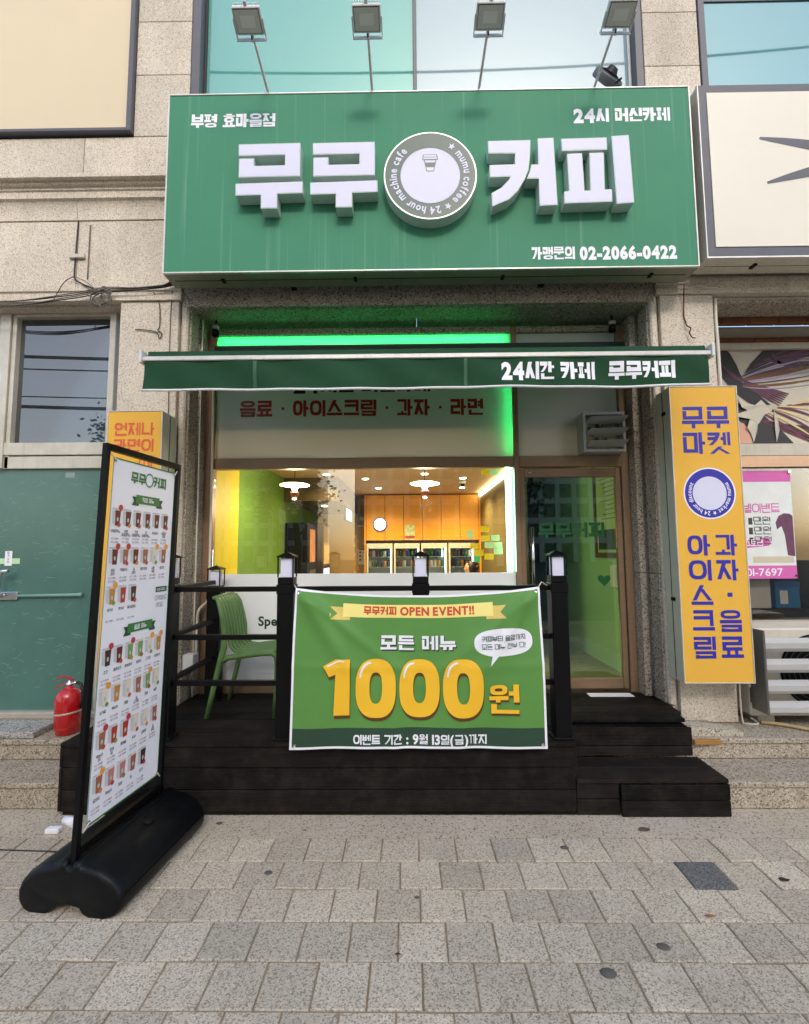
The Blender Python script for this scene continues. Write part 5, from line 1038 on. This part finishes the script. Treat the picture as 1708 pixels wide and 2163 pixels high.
for a in (0, 90, 180, 270): mb = MB(); mb.tube([(cx+.03*math.cos(rad(a)), 3.982, cz+.03*math.sin(rad(a))), (cx+.13*math.cos(rad(a)), 3.982, cz+.13*math.sin(rad(a)))], .008, 6); mb.build('spoke', EM, ex)
for r in (.042, .03, .018): mb = MB(); mb.tube([(cx+r*math.cos(t), 3.978, cz+r*math.sin(t)) for t in [2*math.pi*i/20 for i in range(21)]], .003, 5, False); mb.build('hub_ring', WHITEM, ex)
for i in range(5):
    a = i*72; MB().quad((cx, 3.998, cz), (cx+.118*math.cos(rad(a)), 3.992, cz+.118*math.sin(rad(a))), (cx+.122*math.cos(rad(a+34)), 4.008, cz+.122*math.sin(rad(a+34))), (cx+.06*math.cos(rad(a+50)), 4.008, cz+.06*math.sin(rad(a+50)))).build('blade', mat('blade_olive', srgb('#5b6338'), .5), ex)
for z in (2.685, 2.585, 2.485):
    mb = MB(); mb.add([(1.478, 3.93, z), (1.790, 3.93, z), (1.815, 3.845, z-.035+.055), (1.50, 3.845, z-.045+.055), (1.478, 3.933, z-.03), (1.790, 3.933, z-.03), (1.812, 3.85, z-.038+.055), (1.50, 3.85, z-.048+.055)], [[0, 1, 2, 3], [4, 5, 6, 7], [0, 1, 5, 4], [2, 3, 7, 6], [0, 3, 7, 4], [1, 2, 6, 5]]); mb.build('louvre', EM, ex)

# ================================================================== NEIGHBOUR ON THE RIGHT (hair salon front)
hs = thing('salon_shopfront', 'cream framed shop window with dark lower glass right of the yellow sign', 'shopfront', (3.3, 4.3, .30)); HY = 4.25
IV = mat('ivory_frame', srgb('#c9c3b4'), .45, var=.1, dirt=.25); BRK = mat('orange_brick', srgb('#7a4a26'), .7, var=.3, vscale=15, randv=.15)
box('lintel', (2.464, 4.6), (3.747, 4.02), (3.60, 3.628), JAMB, hs)
for i in range(8):
    x = 2.47+i*.245; box('brick', (x, x+.235), (3.98, 4.04), (3.545, 3.596), BRK, hs, .002); box('brick', (x-.05, x+.185), (4.20, 4.26), (3.485, 3.512), BRK, hs, .002)
box('soffit', (2.464, 3.12), (4.042, 4.262), (3.514, 3.54), mat('soffit_grey', srgb('#8d8778'), .7), hs); box('soffit', (3.124, 4.6), (4.042, 4.262), (3.514, 3.54), MATS['soffit_grey'], hs)
box('frame_head', (2.464, 4.6), (HY-.02, HY+.05), (3.42, 3.482), IV, hs, .003); box('frame_rail', (2.464, 4.6), (HY-.03, HY+.05), (2.43, 2.535), IV, hs, .003); box('frame_rail', (2.464, 4.6), (HY-.025, HY+.05), (2.33, 2.428), mat('peach_band', srgb('#d8ab84'), .3, coat=.3, var=.15, vscale=4), hs); box('sill', (2.464, 4.6), (HY-.06, HY+.05), (.90, .97), IV, hs, .003); box('apron_panel', (2.464, 4.6), (HY, HY+.05), (.30, .898), IV, hs)
SG = glass('salon_glass', (.9, .88, .84), 1.3, 1.5); box('window_pane', (2.464, 4.6), (HY+.02, HY+.026), (.972, 2.328), SG, hs); box('upper_backing', (2.464, 4.6), (HY+.02, HY+.04), (2.537, 3.418), mat('poster_cream', srgb('#cfc7b6'), .5, var=.05), hs)
DIN = mat('salon_dark', srgb('#2a211a'), .6, var=.4, vscale=3); struct(box('salon_floor', (2.464, 4.6), (4.31, 6.6), (.30, .42), DIN)); struct(box('salon_wall', (2.464, 4.6), (6.6, 6.7), (.30, 3.4), mat('salon_brown', srgb('#6b5a46'), .6))); struct(box('salon_wall', (4.6, 4.7), (4.2, 6.7), (.30, 3.5), MATS['salon_brown'])); struct(box('salon_ceiling', (2.464, 4.6), (4.31, 6.6), (3.4, 3.45), MATS['salon_brown']))
tag(box('salon_counter', (2.9, 4.0), (4.36, 4.7), (.43, 1.06), mat('counter_black', srgb('#1b1512'), .5)), 'dark counter behind the salon window', 'counter')
bb = thing('blue_box', 'blue carton box on the counter behind the salon window', 'box', (3.44, 4.42, 1.06)); box('carton', (3.31, 3.53), (4.38, 4.5), (1.062, 1.30), mat('carton_blue', srgb('#1f7fc0'), .5), bb, .003); box('lid', (3.305, 3.535), (4.375, 4.505), (1.245, 1.305), mat('carton_blue2', srgb('#1a6cab'), .5), bb, .003); sheet('panel_print', (3.35, 3.42), 4.3785, (1.10, 1.22), PRW, bb)
tag(box('white_carton', (2.95, 3.27), (4.38, 4.55), (1.062, 1.36), WHITE, None, .004), 'plain white carton beside the blue box behind the salon window', 'box')
# torn hair advert on the upper panes
hp_ = thing('torn_poster', 'torn hair advert poster with sweeping purple strands in the salon upper window', 'poster', (3.3, 4.24, 2.54)); PY = HY+.017
HB = mat('hair_black', srgb('#17131a'), .5); HPu = mat('hair_plum', srgb('#54324f'), .5, var=.3, vscale=30); HBr = mat('hair_brown', srgb('#7a4a22'), .5, var=.3, vscale=30); HMa = mat('hair_magenta', srgb('#6d2440'), .5, var=.35, vscale=28); HLi = mat('hair_lilac', srgb('#a99ec0'), .5); SK = mat('poster_skin', srgb('#b98aa0'), .5); SK2 = mat('poster_skin2', srgb('#d7a48e'), .5)
def flat(nm, P, m, l): obj(nm, [(a, PY-.0008*l, b) for a, b in P], [list(range(len(P)))], m, hp_)
def strand(nm, pts, w, m, l):
    pts = [Vector(p) for p in pts]; n = 16; C_ = []
    for i in range(n+1):
        t = i/n; a, b, c_ = pts; C_.append((1-t)**2*a+2*t*(1-t)*b+t*t*c_)
    A, B = [], []
    for i, c_ in enumerate(C_):
        d = (C_[min(i+1, n)]-C_[max(i-1, 0)]).normalized(); nn = Vector((-d.y, d.x)); ww = w*(.35+.65*math.sin(3.14*min(.999, (i+.6)/(n+1))))/2; A.append(c_+nn*ww); B.append(c_-nn*ww)
    mb = MB(); mb.add([(p_.x, PY-.0008*l, p_.y) for p_ in A+B], [[i, i+1, n+2+i, n+1+i] for i in range(n)]); mb.build(nm, m, hp_, fix=False)
def XZ(px, py): return (2.81+(px-1512)*.00455+ (py-715)*.0004*-1, 3.53-(py-715)*.00441)
flat('hair_print', [XZ(*p_) for p_ in ((1512, 722), (1530, 728), (1548, 745), (1562, 770), (1570, 790), (1585, 812), (1605, 832), (1640, 862), (1610, 868), (1560, 830), (1512, 770))], HB, 1)
flat('hair_print', [XZ(*p_) for p_ in ((1578, 790), (1590, 768), (1612, 742), (1640, 725), (1720, 716), (1720, 745), (1660, 752), (1615, 772))], HB, 1)
flat('skin_print', [XZ(*p_) for p_ in ((1505, 768), (1522, 775), (1530, 790), (1530, 820), (1520, 830), (1505, 832))], SK, 2); flat('skin_print', [XZ(*p_) for p_ in ((1560, 890), (1580, 895), (1595, 920), (1598, 937), (1560, 937))], SK2, 2)
flat('dress_print', [XZ(*p_) for p_ in ((1560, 850), (1600, 862), (1650, 905), (1680, 937), (1600, 937), (1590, 905), (1560, 880))], mat('poster_charcoal', srgb('#2b282c'), .5), 1)
for i, (w, m) in enumerate(((.03, HPu), (.016, HLi), (.03, HPu), (.05, HBr), (.018, HLi), (.012, HPu), (.02, HBr), (.01, HLi))):
    dy = i*9; strand('strand_print', [XZ(1575, 795+dy*.35), XZ(1630, 765+dy), XZ(1725, 745+dy*1.05)], w, m, 2+.3*i)
for i in range(7): strand('strand_print', [XZ(1530+4*i, 768+5*i), XZ(1575+5*i, 815), XZ(1650+3*i, 858-4*i)], .022, (HPu, HMa)[i % 2], 2.2+.2*i)
for i in range(8): strand('strand_print', [XZ(1610+9*i, 870-2*i), XZ(1650+9*i, 890-6*i), XZ(1720, 940-14*i)], .022, (HMa, mat('strand_cream', srgb('#d9c58d'), .5))[i % 2], 3+.2*i)
for i in range(9): strand('strand_print', [XZ(1585+6*i, 785-5*i), XZ(1640, 742+5*i), XZ(1725, 722+7*i)], .026, (HPu, HB, HMa)[i % 3], 1.6+.05*i)
for i in range(6): strand('strand_print', [XZ(1600+10*i, 880+4*i), XZ(1640+8*i, 900), XZ(1722, 938-6*i)], .03, (HMa, HB)[i % 2], 2.6+.05*i)
TORN = mat('torn_paper', srgb('#c9c4b4'), .7)
for P in (((1562, 832), (1575, 850), (1598, 858), (1612, 846), (1622, 858), (1640, 856), (1632, 872), (1618, 878), (1608, 895), (1600, 905), (1596, 888), (1575, 884), (1556, 878), (1585, 868), (1572, 862)), ((1592, 880), (1606, 892), (1604, 912), (1600, 935), (1592, 915), (1584, 905)), ((1638, 868), (1644, 880), (1648, 910), (1645, 936), (1640, 905)), ((1560, 878), (1566, 895), (1564, 925), (1558, 905))):
    c_ = [XZ(*p_) for p_ in P]; obj('torn_flap', [(a, PY-.008-.012*((i*7) % 3)/2, b) for i, (a, b) in enumerate(c_)], [list(range(len(c_)))], TORN, hp_)
# pink poster inside the pane
pk = thing('salon_price_poster', 'pink and white salon price poster hung behind the lower window', 'poster', (3.2, 4.29, 1.33)); KY = HY+.018; PKM = mat('poster_pink', srgb('#d868b4'), .5, var=.1, vscale=6); PKB = mat('poster_mist', srgb('#e2e8e6'), .5, var=.08); 
sheet('sheet_print', (2.80, 3.43), KY, (1.335, 2.30), PKB, pk); sheet('heading_band', (2.80, 3.43), KY-.0008, (2.20, 2.30), PKM, pk); sheet('footer_band', (2.80, 3.43), KY-.0008, (1.335, 1.45), PKM, pk)
wall_text('poster_lettering', '별이벤트', 2.985, 1.92, KY-.0012, .085, PKM, pk, width=.33, t=.11)
for i in range(3): wall_text('poster_lettering', '만원', 3.075, 1.815-.088*i, KY-.0012, .07, mat('ink_grey', srgb('#2d2d30'), .5), pk, width=.15, t=.1); sheet('price_patch', (3.03, 3.065), KY-.0012, (1.815-.088*i, 1.875-.088*i), mat('patch_brown', srgb('#4b3f38'), .6), pk)
flat2 = [(2.95, 1.60), (3.2, 1.625), (3.22, 1.66), (3.19, 1.70), (2.95, 1.67)]; obj('swash_print', [(a, KY-.0009, b) for a, b in flat2], [list(range(5))], PKM, pk); wall_text('poster_lettering', '스토리', 2.985, 1.622, KY-.0016, .06, PRW, pk, width=.16, t=.12); wall_text('poster_lettering', '01-7697', 2.985, 1.36, KY-.0016, .07, PRW, pk, width=.32, loff=.01)
obj('hair_print', [(a, KY-.001, b) for a, b in ((3.28, 1.77), (3.27, 1.83), (3.30, 1.89), (3.35, 1.915), (3.40, 1.91), (3.425, 1.89), (3.425, 1.53), (3.36, 1.54), (3.345, 1.72), (3.32, 1.80))], [list(range(10))], mat('poster_hair', srgb('#6d3f5e'), .5, var=.25, vscale=25), pk); obj('plate_print', [(a, KY-.0011, b) for a, b in ((3.05, 1.475), (3.41, 1.475), (3.41, 1.53), (3.05, 1.53))], [[0, 1, 2, 3]], mat('plate_beige', srgb('#cdc4ae'), .5), pk)
MB().lathe([(.014, 0), (.014, .01)], (3.42, KY-.012, 2.29), 10, 'Y').build('suction_cup', CHROME, pk); MB().lathe([(.010, 0), (.010, .01)], (3.42, KY-.012, 1.36), 10, 'Y').build('suction_cup', mat('cup_red', srgb('#5a1c20'), .4), pk)

# air conditioner outdoor unit with wind deflector slats
ac = thing('air_conditioner', 'ivory air conditioner outdoor unit with long grey deflector slats below the salon window', 'air conditioner', (3.0, 3.85, .30)); AM = mat('ac_ivory', srgb('#d3cdbd'), .45, var=.06, dirt=.2)
box('casing', (2.555, 3.50), (3.70, 4.02), (.345, .995), AM, ac, .012); box('foot', (2.62, 2.74), (3.72, 4.0), (.30, .344), STEEL, ac); box('foot', (3.30, 3.42), (3.72, 4.0), (.30, .344), STEEL, ac)
MB().lathe([(.27, 0), (.27, .004)], (3.06, 3.694, .68), 40, 'Y').build('fan_opening', BLACK, ac)
for r in (.255, .215, .175, .135, .095, .05): mb = MB(); mb.tube([(3.06+r*math.cos(t), 3.688, .68+r*math.sin(t)) for t in [2*math.pi*i/32 for i in range(33)]], .0035, 4, False); mb.build('grille_ring', mat('grille_grey', srgb('#3c3c3c'), .5), ac)
ASL = mat('slat_grey', srgb('#c7c7c5'), .4, var=.05)
for i in range(4):
    z = .915-.151*i; mb = MB(); pr = [(3.60, z+.026), (3.535, z), (3.545, z-.04), (3.585, z-.07), (3.60, z-.072), (3.56, z-.036), (3.552, z-.004), (3.603, z+.02)]; mb.extrude_x(pr, 2.555, 3.6); mb.build('deflector_slat', ASL, ac)
mb = MB(); mb.box((2.535, 2.552), (3.50, 3.66), (.42, 1.01), .003); mb.build('slat_bracket', mat('bracket_grey', srgb('#6f6d68'), .4, metal=.5), ac); box('bracket_foot', (2.553, 2.60), (3.655, 3.698), (.45, .56), MATS['bracket_grey'], ac)

# ================================================================== CABLES AND CONDUITS
def cable(nm, label, pts, r, m, n=5, smooth_n=6, cat='cable', group=None):
    P = [Vector(p_) for p_ in pts]; out = []
    for i in range(len(P)-1):
        p0, p1, p2, p3 = P[max(i-1, 0)], P[i], P[i+1], P[min(i+2, len(P)-1)]
        for k_ in range(smooth_n):
            t = k_/smooth_n; out.append(.5*((2*p1)+(-p0+p2)*t+(2*p0-5*p1+4*p2-p3)*t*t+(-p0+3*p1-3*p2+p3)*t**3))
    out.append(P[-1]); o = MB().tube(out, r, n).build(nm, m, None, True); return tag(o, label, cat, group)
for i in range(4): cable('wall_cable', 'one of the dark cables strung along the wall above the steel door', [(-4.2, 3.645, 3.72-.012*i), (-3.3, 3.64-.008*i, 3.60+.012*i-.02*(i % 2)), (-2.75, 3.64-.006*i, 3.645+.01*i), (-2.45, 3.645-.006*i, 3.70+.01*i), (-2.2, 3.645-.004*i, 3.715+.005*i), (-1.93, 3.645, 3.745+.006*i), (-1.84, 3.64, 3.80)], .0045, (WIRE, WIREG)[i % 2], group='wall cables above the steel door')
cp_ = [(-2.46+.06*math.cos(t)*(1+.35*math.sin(2.3*t))-.02*math.sin(.31*t), 3.635-.014*math.sin(t*.7), 3.655+.06*math.sin(t)*(1+.4*math.cos(1.7*t))+.02*math.cos(.4*t)) for t in [i*.5 for i in range(60)]]
cable('cable_coil', 'tangled grey coil of spare cable at the corner above the steel door', cp_, .005, WIREG, 5, 3, 'cable')
cable('dangling_wire', 'thin wire hanging down the left pilaster from under the sign', [(-1.90, 3.695, 3.755), (-1.93, 3.69, 3.70), (-1.935, 3.69, 3.40), (-1.932, 3.69, 3.10), (-1.925, 3.69, 2.69)], .0042, WIREG)
cable('looped_wire', 'short looped dark wire on the left pilaster above the awning', [(-2.08, 3.69, 3.72), (-2.03, 3.69, 3.62), (-2.02, 3.69, 3.44), (-2.035, 3.69, 3.40), (-2.0, 3.69, 3.37), (-2.02, 3.69, 3.33), (-2.04, 3.69, 3.38), (-2.12, 3.69, 3.40), (-2.22, 3.69, 3.41)], .004, WIRE)
cable('joint_cable', 'dark cable hanging in the wall joint above the steel door', [(-2.735, 3.695, 4.35), (-2.738, 3.69, 4.1), (-2.742, 3.69, 3.9), (-2.72, 3.68, 3.83), (-2.6, 3.66, 3.76), (-2.45, 3.645, 3.70)], .006, WIRE); cable('thin_conduit', 'thin rusty pipe fixed upright on the stone panel beside the wall joint', [(-2.63, 3.69, 4.31), (-2.632, 3.69, 3.84)], .005, WIREG, cat='pipe')
cable('slack_wire', 'thin slack wire arching from the wall joint to the cable coil', [(-2.735, 3.68, 3.86), (-2.62, 3.66, 3.80), (-2.52, 3.645, 3.72), (-2.44, 3.64, 3.67)], .0035, WIREG); cable('slack_wire', 'thin wire falling from the wall joint to the cables above the steel door', [(-2.742, 3.68, 3.86), (-2.80, 3.66, 3.80), (-2.85, 3.645, 3.68), (-2.87, 3.64, 3.625)], .0035, WIRE); cable('sign_feed_cable', 'black feed cable running from the cable bundle up into the shop sign corner', [(-2.1, 3.64, 3.735), (-1.97, 3.635, 3.745), (-1.88, 3.62, 3.78), (-1.83, 3.60, 3.745), (-1.80, 3.58, 3.716)], .009, WIRE)
tag(MB().box((-2.79, -2.66), (3.675, 3.698), (4.02, 4.055), .004).build('cable_clamp', IV), 'old ivory bracket across the wall joint above the steel door', 'bracket')
cable('jamb_conduit', 'thin white conduit running up the left reveal of the cafe opening', [(-1.765, 3.902, .44), (-1.765, 3.902, 2.0), (-1.765, 3.902, 3.59)], .007, WIREW, cat='conduit'); cable('jamb_conduit', 'thin dark conduit running up the right reveal of the cafe opening', [(1.93, 3.902, .44), (1.93, 3.902, 2.0), (1.93, 3.902, 3.59)], .007, WIREG, cat='conduit')
cable('post_conduit', 'white conduit bent down behind the lantern post by the chair', [(-1.70, 3.99, 3.3), (-1.69, 3.99, 2.4), (-1.685, 3.985, 1.3), (-1.69, 3.98, 1.20), (-1.75, 3.95, 1.12), (-1.755, 3.93, 1.0), (-1.755, 3.93, .75)], .011, WIREW, 8, cat='conduit')
sb = thing('socket_box', 'white weatherproof socket box low on the left reveal behind the chair', 'socket', (-1.72, 3.80, .66)); box('housing', (-1.785, -1.70), (3.76, 3.86), (.68, .80), WHITE, sb, .006); MB().tube([(-1.72, 3.80, .678), (-1.72, 3.79, .64), (-1.74, 3.80, .60), (-1.75, 3.84, .46)], .009, 8).build('plug_lead', WIREG, sb, True)
cable('corner_conduit', 'white conduit on the corner between the pilaster and the salon window', [(2.49, 3.715, 3.62), (2.475, 3.70, 3.45), (2.475, 3.695, 3.2), (2.477, 3.695, 2.6)], .012, WIREW, 8, cat='conduit')
cable('frayed_wires', 'loose reddish wires dangling on the right pilaster above the awning', [(2.20, 3.64, 3.70), (2.21, 3.67, 3.60), (2.215, 3.69, 3.47), (2.225, 3.688, 3.42), (2.23, 3.68, 3.38), (2.255, 3.675, 3.36), (2.24, 3.67, 3.32), (2.26, 3.67, 3.28), (2.285, 3.67, 3.275)], .005, mat('wire_red', srgb('#5b2a24'), .6)); cable('twisted_cord', 'pale twisted cord tied across under the signs on the right pilaster', [(2.19, 3.66, 3.70), (2.26, 3.67, 3.69), (2.33, 3.67, 3.705), (2.40, 3.67, 3.69), (2.49, 3.68, 3.695)], .006, WIREW)
cable('under_sign_wire', 'thin wire drooping under the left end of the shop sign', [(-1.82, 3.63, 3.70), (-1.75, 3.66, 3.62), (-1.66, 3.69, 3.56), (-1.63, 3.70, 3.54), (-1.55, 3.69, 3.58), (-1.45, 3.67, 3.70)], .0035, WIREG)
cable('drain_hose', 'ribbed tan drain hose curling from the air conditioner over the steps', [(2.60, 3.67, .315), (2.72, 3.62, .314), (2.86, 3.50, .314), (2.96, 3.42, .312), (3.02, 3.36, .27), (3.05, 3.32, .20), (3.06, 3.28, .177), (3.10, 3.14, .176)], .0125, mat('hose_tan', srgb('#b79f74'), .5), 8, cat='hose'); cable('white_lead', 'white lead curling at the foot of the pilaster by the air conditioner', [(2.475, 3.69, .62), (2.478, 3.69, .33), (2.50, 3.66, .306), (2.56, 3.655, .306), (2.585, 3.68, .306), (2.56, 3.72, .33)], .007, WIREW)
for x, lb in ((-1.66, 'small grey spotlight under the lintel at the left end of the glowing panel'), (1.74, 'small grey spotlight under the lintel above the exhaust fan')):
    t = thing('spot_fixture', lb, 'spotlight', (x, 3.95, 3.46)); MB().lathe([(.028, 0), (.03, .05), (.02, .06)], (x, 3.92, 3.45), 14).build('head', BLACK, t, True); MB().lathe([(.0295, 0), (.0295, .03)], (x, 3.92, 3.511), 14).build('collar', mat('spot_grey', srgb('#9a9a92'), .4), t); MB().tube([(x, 3.92, 3.54), (x, 3.93, 3.597)], .008, 6).build('stem', BLACK, t)

cable('ground_cord', 'thin black cord lying on the paving behind the menu stand base', [(-2.55, 2.70, .004), (-2.2, 2.675, .004), (-1.9, 2.66, .004), (-1.72, 2.64, .004)], .0035, WIRE)
# ================================================================== LITTER
def litter(nm, label, cat, x, y, s, col, n=7, z=.002, group=None, flat_=.6):
    P = []
    for i in range(n):
        a = 2*math.pi*i/n; r = s*random.uniform(.6, 1.1); P.append((x+r*math.cos(a), y+r*flat_*math.sin(a)))
    mb = MB(); mb.add([(a, b, z+random.uniform(0, s*.25)) for a, b in P]+[(x, y, z+s*.3)], [[i, (i+1) % n, n] for i in range(n)]); o = mb.build(nm, mat('litter_'+col.strip('#'), srgb(col), .7, var=.2), None, True); tag(o, label, cat, group)
litter('dry_leaf', 'dark shrivelled leaf on the paving beside the menu stand base', 'leaf', -1.93, 2.24, .03, '#3a2c24'); litter('dry_leaf', 'curled dark leaf on the paving in front of the deck step', 'leaf', 1.33, 2.86, .035, '#5a4a40'); litter('dry_leaf', 'black leaf on the paving just beyond the dark tile', 'leaf', 1.80, 2.45, .028, '#2a2622'); litter('dry_leaf', 'orange leaf scrap on the paving right of the middle', 'leaf', 1.30, 2.22, .026, '#a86a4a'); litter('dry_leaf', 'brown leaf on the joint behind the cream tile', 'leaf', -.06, 2.02, .014, '#4a3a2e')
GUM = mat('gum_spot', srgb('#5f5b56'), .8)
for x, y, s in ((-.72, 2.50, .022), (.82, 2.70, .024), (1.01, 2.06, .028), (.74, 1.94, .032), (-1.93, 2.10, .04), (-1.14, 2.93, .02), (.02, 2.33, .013)):
    o = MB().lathe([(s, .001), (s*.8, .0032), (0, .0036)], (x, y, .0012), 9, 'Z', Matrix.Diagonal((1, .75, 1))).build('gum_spot', GUM, None, True); tag(o, 'flat dark gum spot trodden onto the grey paving', 'gum', 'gum spots on the paving')
cpx = thing('paper_cup', 'crushed white paper cup lying at the foot of the deck end', 'cup', (-2.02, 2.92, 0)); MB().tube([(-2.06, 2.93, .022), (-1.97, 2.90, .018)], [.022, .030], 12).build('cup_body', PRW, cpx, True); tag(MB().box((-2.10, -2.02), (2.82, 2.86), (.001, .028), .004).build('paper_scrap', PRW), 'folded white paper scrap lying before the crushed cup', 'paper')
tag(MB().quad((2.62, 3.20, .1645), (2.90, 3.16, .1645), (2.90, 3.166, .166), (2.62, 3.206, .166)).build('straw', PRW), 'white straw lying on the lower stone step', 'straw'); tag(MB().box((2.72, 2.79), (3.30, 3.315), (.163, .168)).build('cigarette_end', PRW), 'white cigarette end on the lower stone step below the hose', 'litter')

# ================================================================== SEATED PERSON INSIDE
ps = thing('person', 'person with dark tied-back hair in dark clothes sitting beside the coolers', 'person', (1.03, 7.7, .442))
sk_v = [(1.05, 7.7, .90), (1.05, 7.7, 1.02), (1.02, 7.7, 1.15), (1.0, 7.7, 1.235), (.985, 7.7, 1.29), (.965, 7.7, 1.335), (1.02, 7.56, 1.13), (.97, 7.54, .98), (.82, 7.57, .93), (1.02, 7.84, 1.13), (.97, 7.86, .98), (.82, 7.83, .93), (.98, 7.62, .88), (.66, 7.61, .88), (.66, 7.61, .50), (.60, 7.61, .47), (.98, 7.78, .88), (.66, 7.79, .88), (.66, 7.79, .50), (.60, 7.79, .47)]
sk_e = [(0, 1), (1, 2), (2, 3), (3, 4), (4, 5), (2, 6), (6, 7), (7, 8), (2, 9), (9, 10), (10, 11), (0, 12), (12, 13), (13, 14), (14, 15), (0, 16), (16, 17), (17, 18), (18, 19)]
sk_r = [.12, .125, .13, .05, .075, .085, .05, .042, .03, .05, .042, .03, .075, .06, .045, .04, .075, .06, .045, .04]
me = bpy.data.meshes.new('body'); me.from_pydata([tuple(Vector(v_)-ps.location) for v_ in sk_v], sk_e, []); bo = bpy.data.objects.new('body', me); COL.objects.link(bo); bo.parent = ps; me.materials.append(mat('dark_clothes', srgb('#2b2b30'), .8)); me.materials.append(mat('skin', srgb('#b98a6c'), .5))
sm = bo.modifiers.new('skin', 'SKIN'); 
for i, r in enumerate(sk_r): me.skin_vertices[0].data[i].radius = (r, r)
me.skin_vertices[0].data[0].use_root = True; bo.modifiers.new('sub', 'SUBSURF').levels = 1; bo.modifiers['sub'].render_levels = 2
MB().lathe([(.0, -.105), (.045, -.095), (.068, -.05), (.074, .0), (.07, .04), (.045, .08), (.0, .095)], (.955, 7.7, 1.315), 18).build('face', MATS['skin'], ps, True); MB().lathe([(.0, -.01), (.012, -.008), (.014, .01), (.0, .03)], (.882, 7.7, 1.30), 8).build('nose', MATS['skin'], ps, True)
HR = mat('hair_dark', srgb('#15110f'), .5); MB().lathe([(.0, .108), (.05, .096), (.08, .05), (.086, .0), (.08, -.05), (.06, -.085)], (.985, 7.7, 1.325), 18).build('hair', HR, ps, True); MB().lathe([(.0, -.035), (.03, -.02), (.035, 0), (.03, .02), (0, .035)], (1.085, 7.7, 1.33), 12).build('hair_bun', HR, ps, True)
sl = thing('stool', 'small stool under the seated person inside the cafe', 'stool', (1.04, 7.7, .442)); box('seat', (.88, 1.2), (7.55, 7.85), (.76, .79), DKW, sl, .01)
for a in (.92, 1.16):
    for b in (7.59, 7.81): MB().tube([(a, b, .443), (a, b, .758)], .014, 8).build('leg', BLACK, sl)

# ================================================================== ACROSS THE STREET (seen only as reflections in the glass)
APW = mat('block_white', srgb('#c4c0b6'), .8, var=.08); APD = mat('block_glass', srgb('#39434a'), .2)
def tower(x0, x1, y, h, label, dirx):
    t = thing('apartment_block', label, 'building', ((x0+x1)/2, y, -.17)); box('wall', (x0, x1), (y-12, y), (-.17, h), APD, t); n = int((x1-x0)/2.4)
    for i in range(n+1): xx = x0+(x1-x0)*i/n; box('fin', (xx-.35, xx+.35), (y+.01, y+.5), (-.17, h+.5), APW, t)
    for k_ in range(int(h/3)): box('floor_band', (x0, x1), (y+.02, y+.35), (2.6+3*k_, 3.5+3*k_), APW, t)
tower(-46, -16, -72, 54, 'white apartment tower across the street beyond the broad tree', 0); tower(-8, 30, -64, 48, 'wide white apartment tower across the street facing the cafe', 0); tower(38, 60, -80, 58, 'tall white apartment tower across the street at the far end', 0)
LEAF = mat('street_leaf', (.05, .085, .03), .6, randv=.1)
def tree(x, y, h, r, label):
    t = thing('street_tree', label, 'tree', (x, y, -.17), 'street trees across the road'); MB().tube([(x, y, -.17), (x+.1, y, h*.35), (x-.05, y+.1, h*.6), (x, y, h*.85)], [.16, .13, .09, .03], 8).build('trunk', mat('bark', srgb('#4a3d30'), .9), t, True)
    for i in range(5): a = i*1.3; MB().tube([(x, y, h*(.4+.07*i)), (x+r*.6*math.cos(a), y+r*.6*math.sin(a), h*(.6+.06*i))], [.05, .015], 6).build('limb', MATS['bark'], t)
    mb = MB()
    for c_ in range(26):
        th, ph, q_ = random.uniform(0, 6.28), random.uniform(-.6, 1.3), random.uniform(.35, 1); cx_, cy_, cz_ = x+r*q_*math.cos(th)*math.cos(ph), y+r*q_*math.sin(th)*math.cos(ph), h*.7+r*.9*q_*math.sin(ph)
        for _ in range(70):
            p_ = Vector((cx_+random.gauss(0, .28), cy_+random.gauss(0, .28), cz_+random.gauss(0, .22))); d1 = Vector((random.gauss(0, 1), random.gauss(0, 1), random.gauss(0, .6))).normalized()*.09; d2 = d1.orthogonal().normalized()*.05; mb.quad(p_-d1, p_+d2, p_+d1, p_-d2)
    mb.build('crown', LEAF, t, fix=False)
for x, y, h, r, lb in ((-9.5, -8.5, 6.2, 2.0, 'broad leafy street tree across the road near the pole'), (-4.2, -9.3, 5.2, 1.7, 'rounded leafy street tree across the road opposite the steel door'), (3.6, -9.0, 5.6, 1.8, 'leafy street tree across the road opposite the deck step'), (9.5, -8.6, 6.4, 2.0, 'tall leafy street tree across the road past the salon')): tree(x, y, h, r, lb)
for x, lb in ((-14, 'grey concrete utility pole across the road beyond the broad tree'), (16, 'grey concrete utility pole across the road beyond the tall tree')):
    t = thing('utility_pole', lb, 'pole', (x, -5.2, -.17)); MB().tube([(x, -5.2, -.17), (x, -5.2, 16.4)], [.17, .11], 12).build('shaft', mat('pole_concrete', srgb('#8d8a84'), .8), t, True)
    for z in (16.0, 11.6, 6.6): box('cross_arm', (x-.05, x+.05), (-5.9, -4.5), (z, z+.1), STEEL, t)
for k_, (yy, z, r, sag) in enumerate(((-4.6, 15.2, .03, .9), (-5.7, 13.6, .03, .9), (-5.0, 12.3, .025, 1.0), (-4.9, 6.75, .045, .55), (-5.1, 6.45, .02, .5), (-5.4, 5.45, .05, .5), (-5.3, 5.7, .018, .45))):
    pts = [(-14+30*i/24, yy, z+.5-4*sag*(i/24)*(1-i/24)+.012*i) for i in range(25)]; o = MB().tube(pts, r, 6).build('overhead_cable', WIRE, None, True)
    tag(o, 'black overhead cable strung between the poles across the road', 'cable', 'overhead cables across the road')
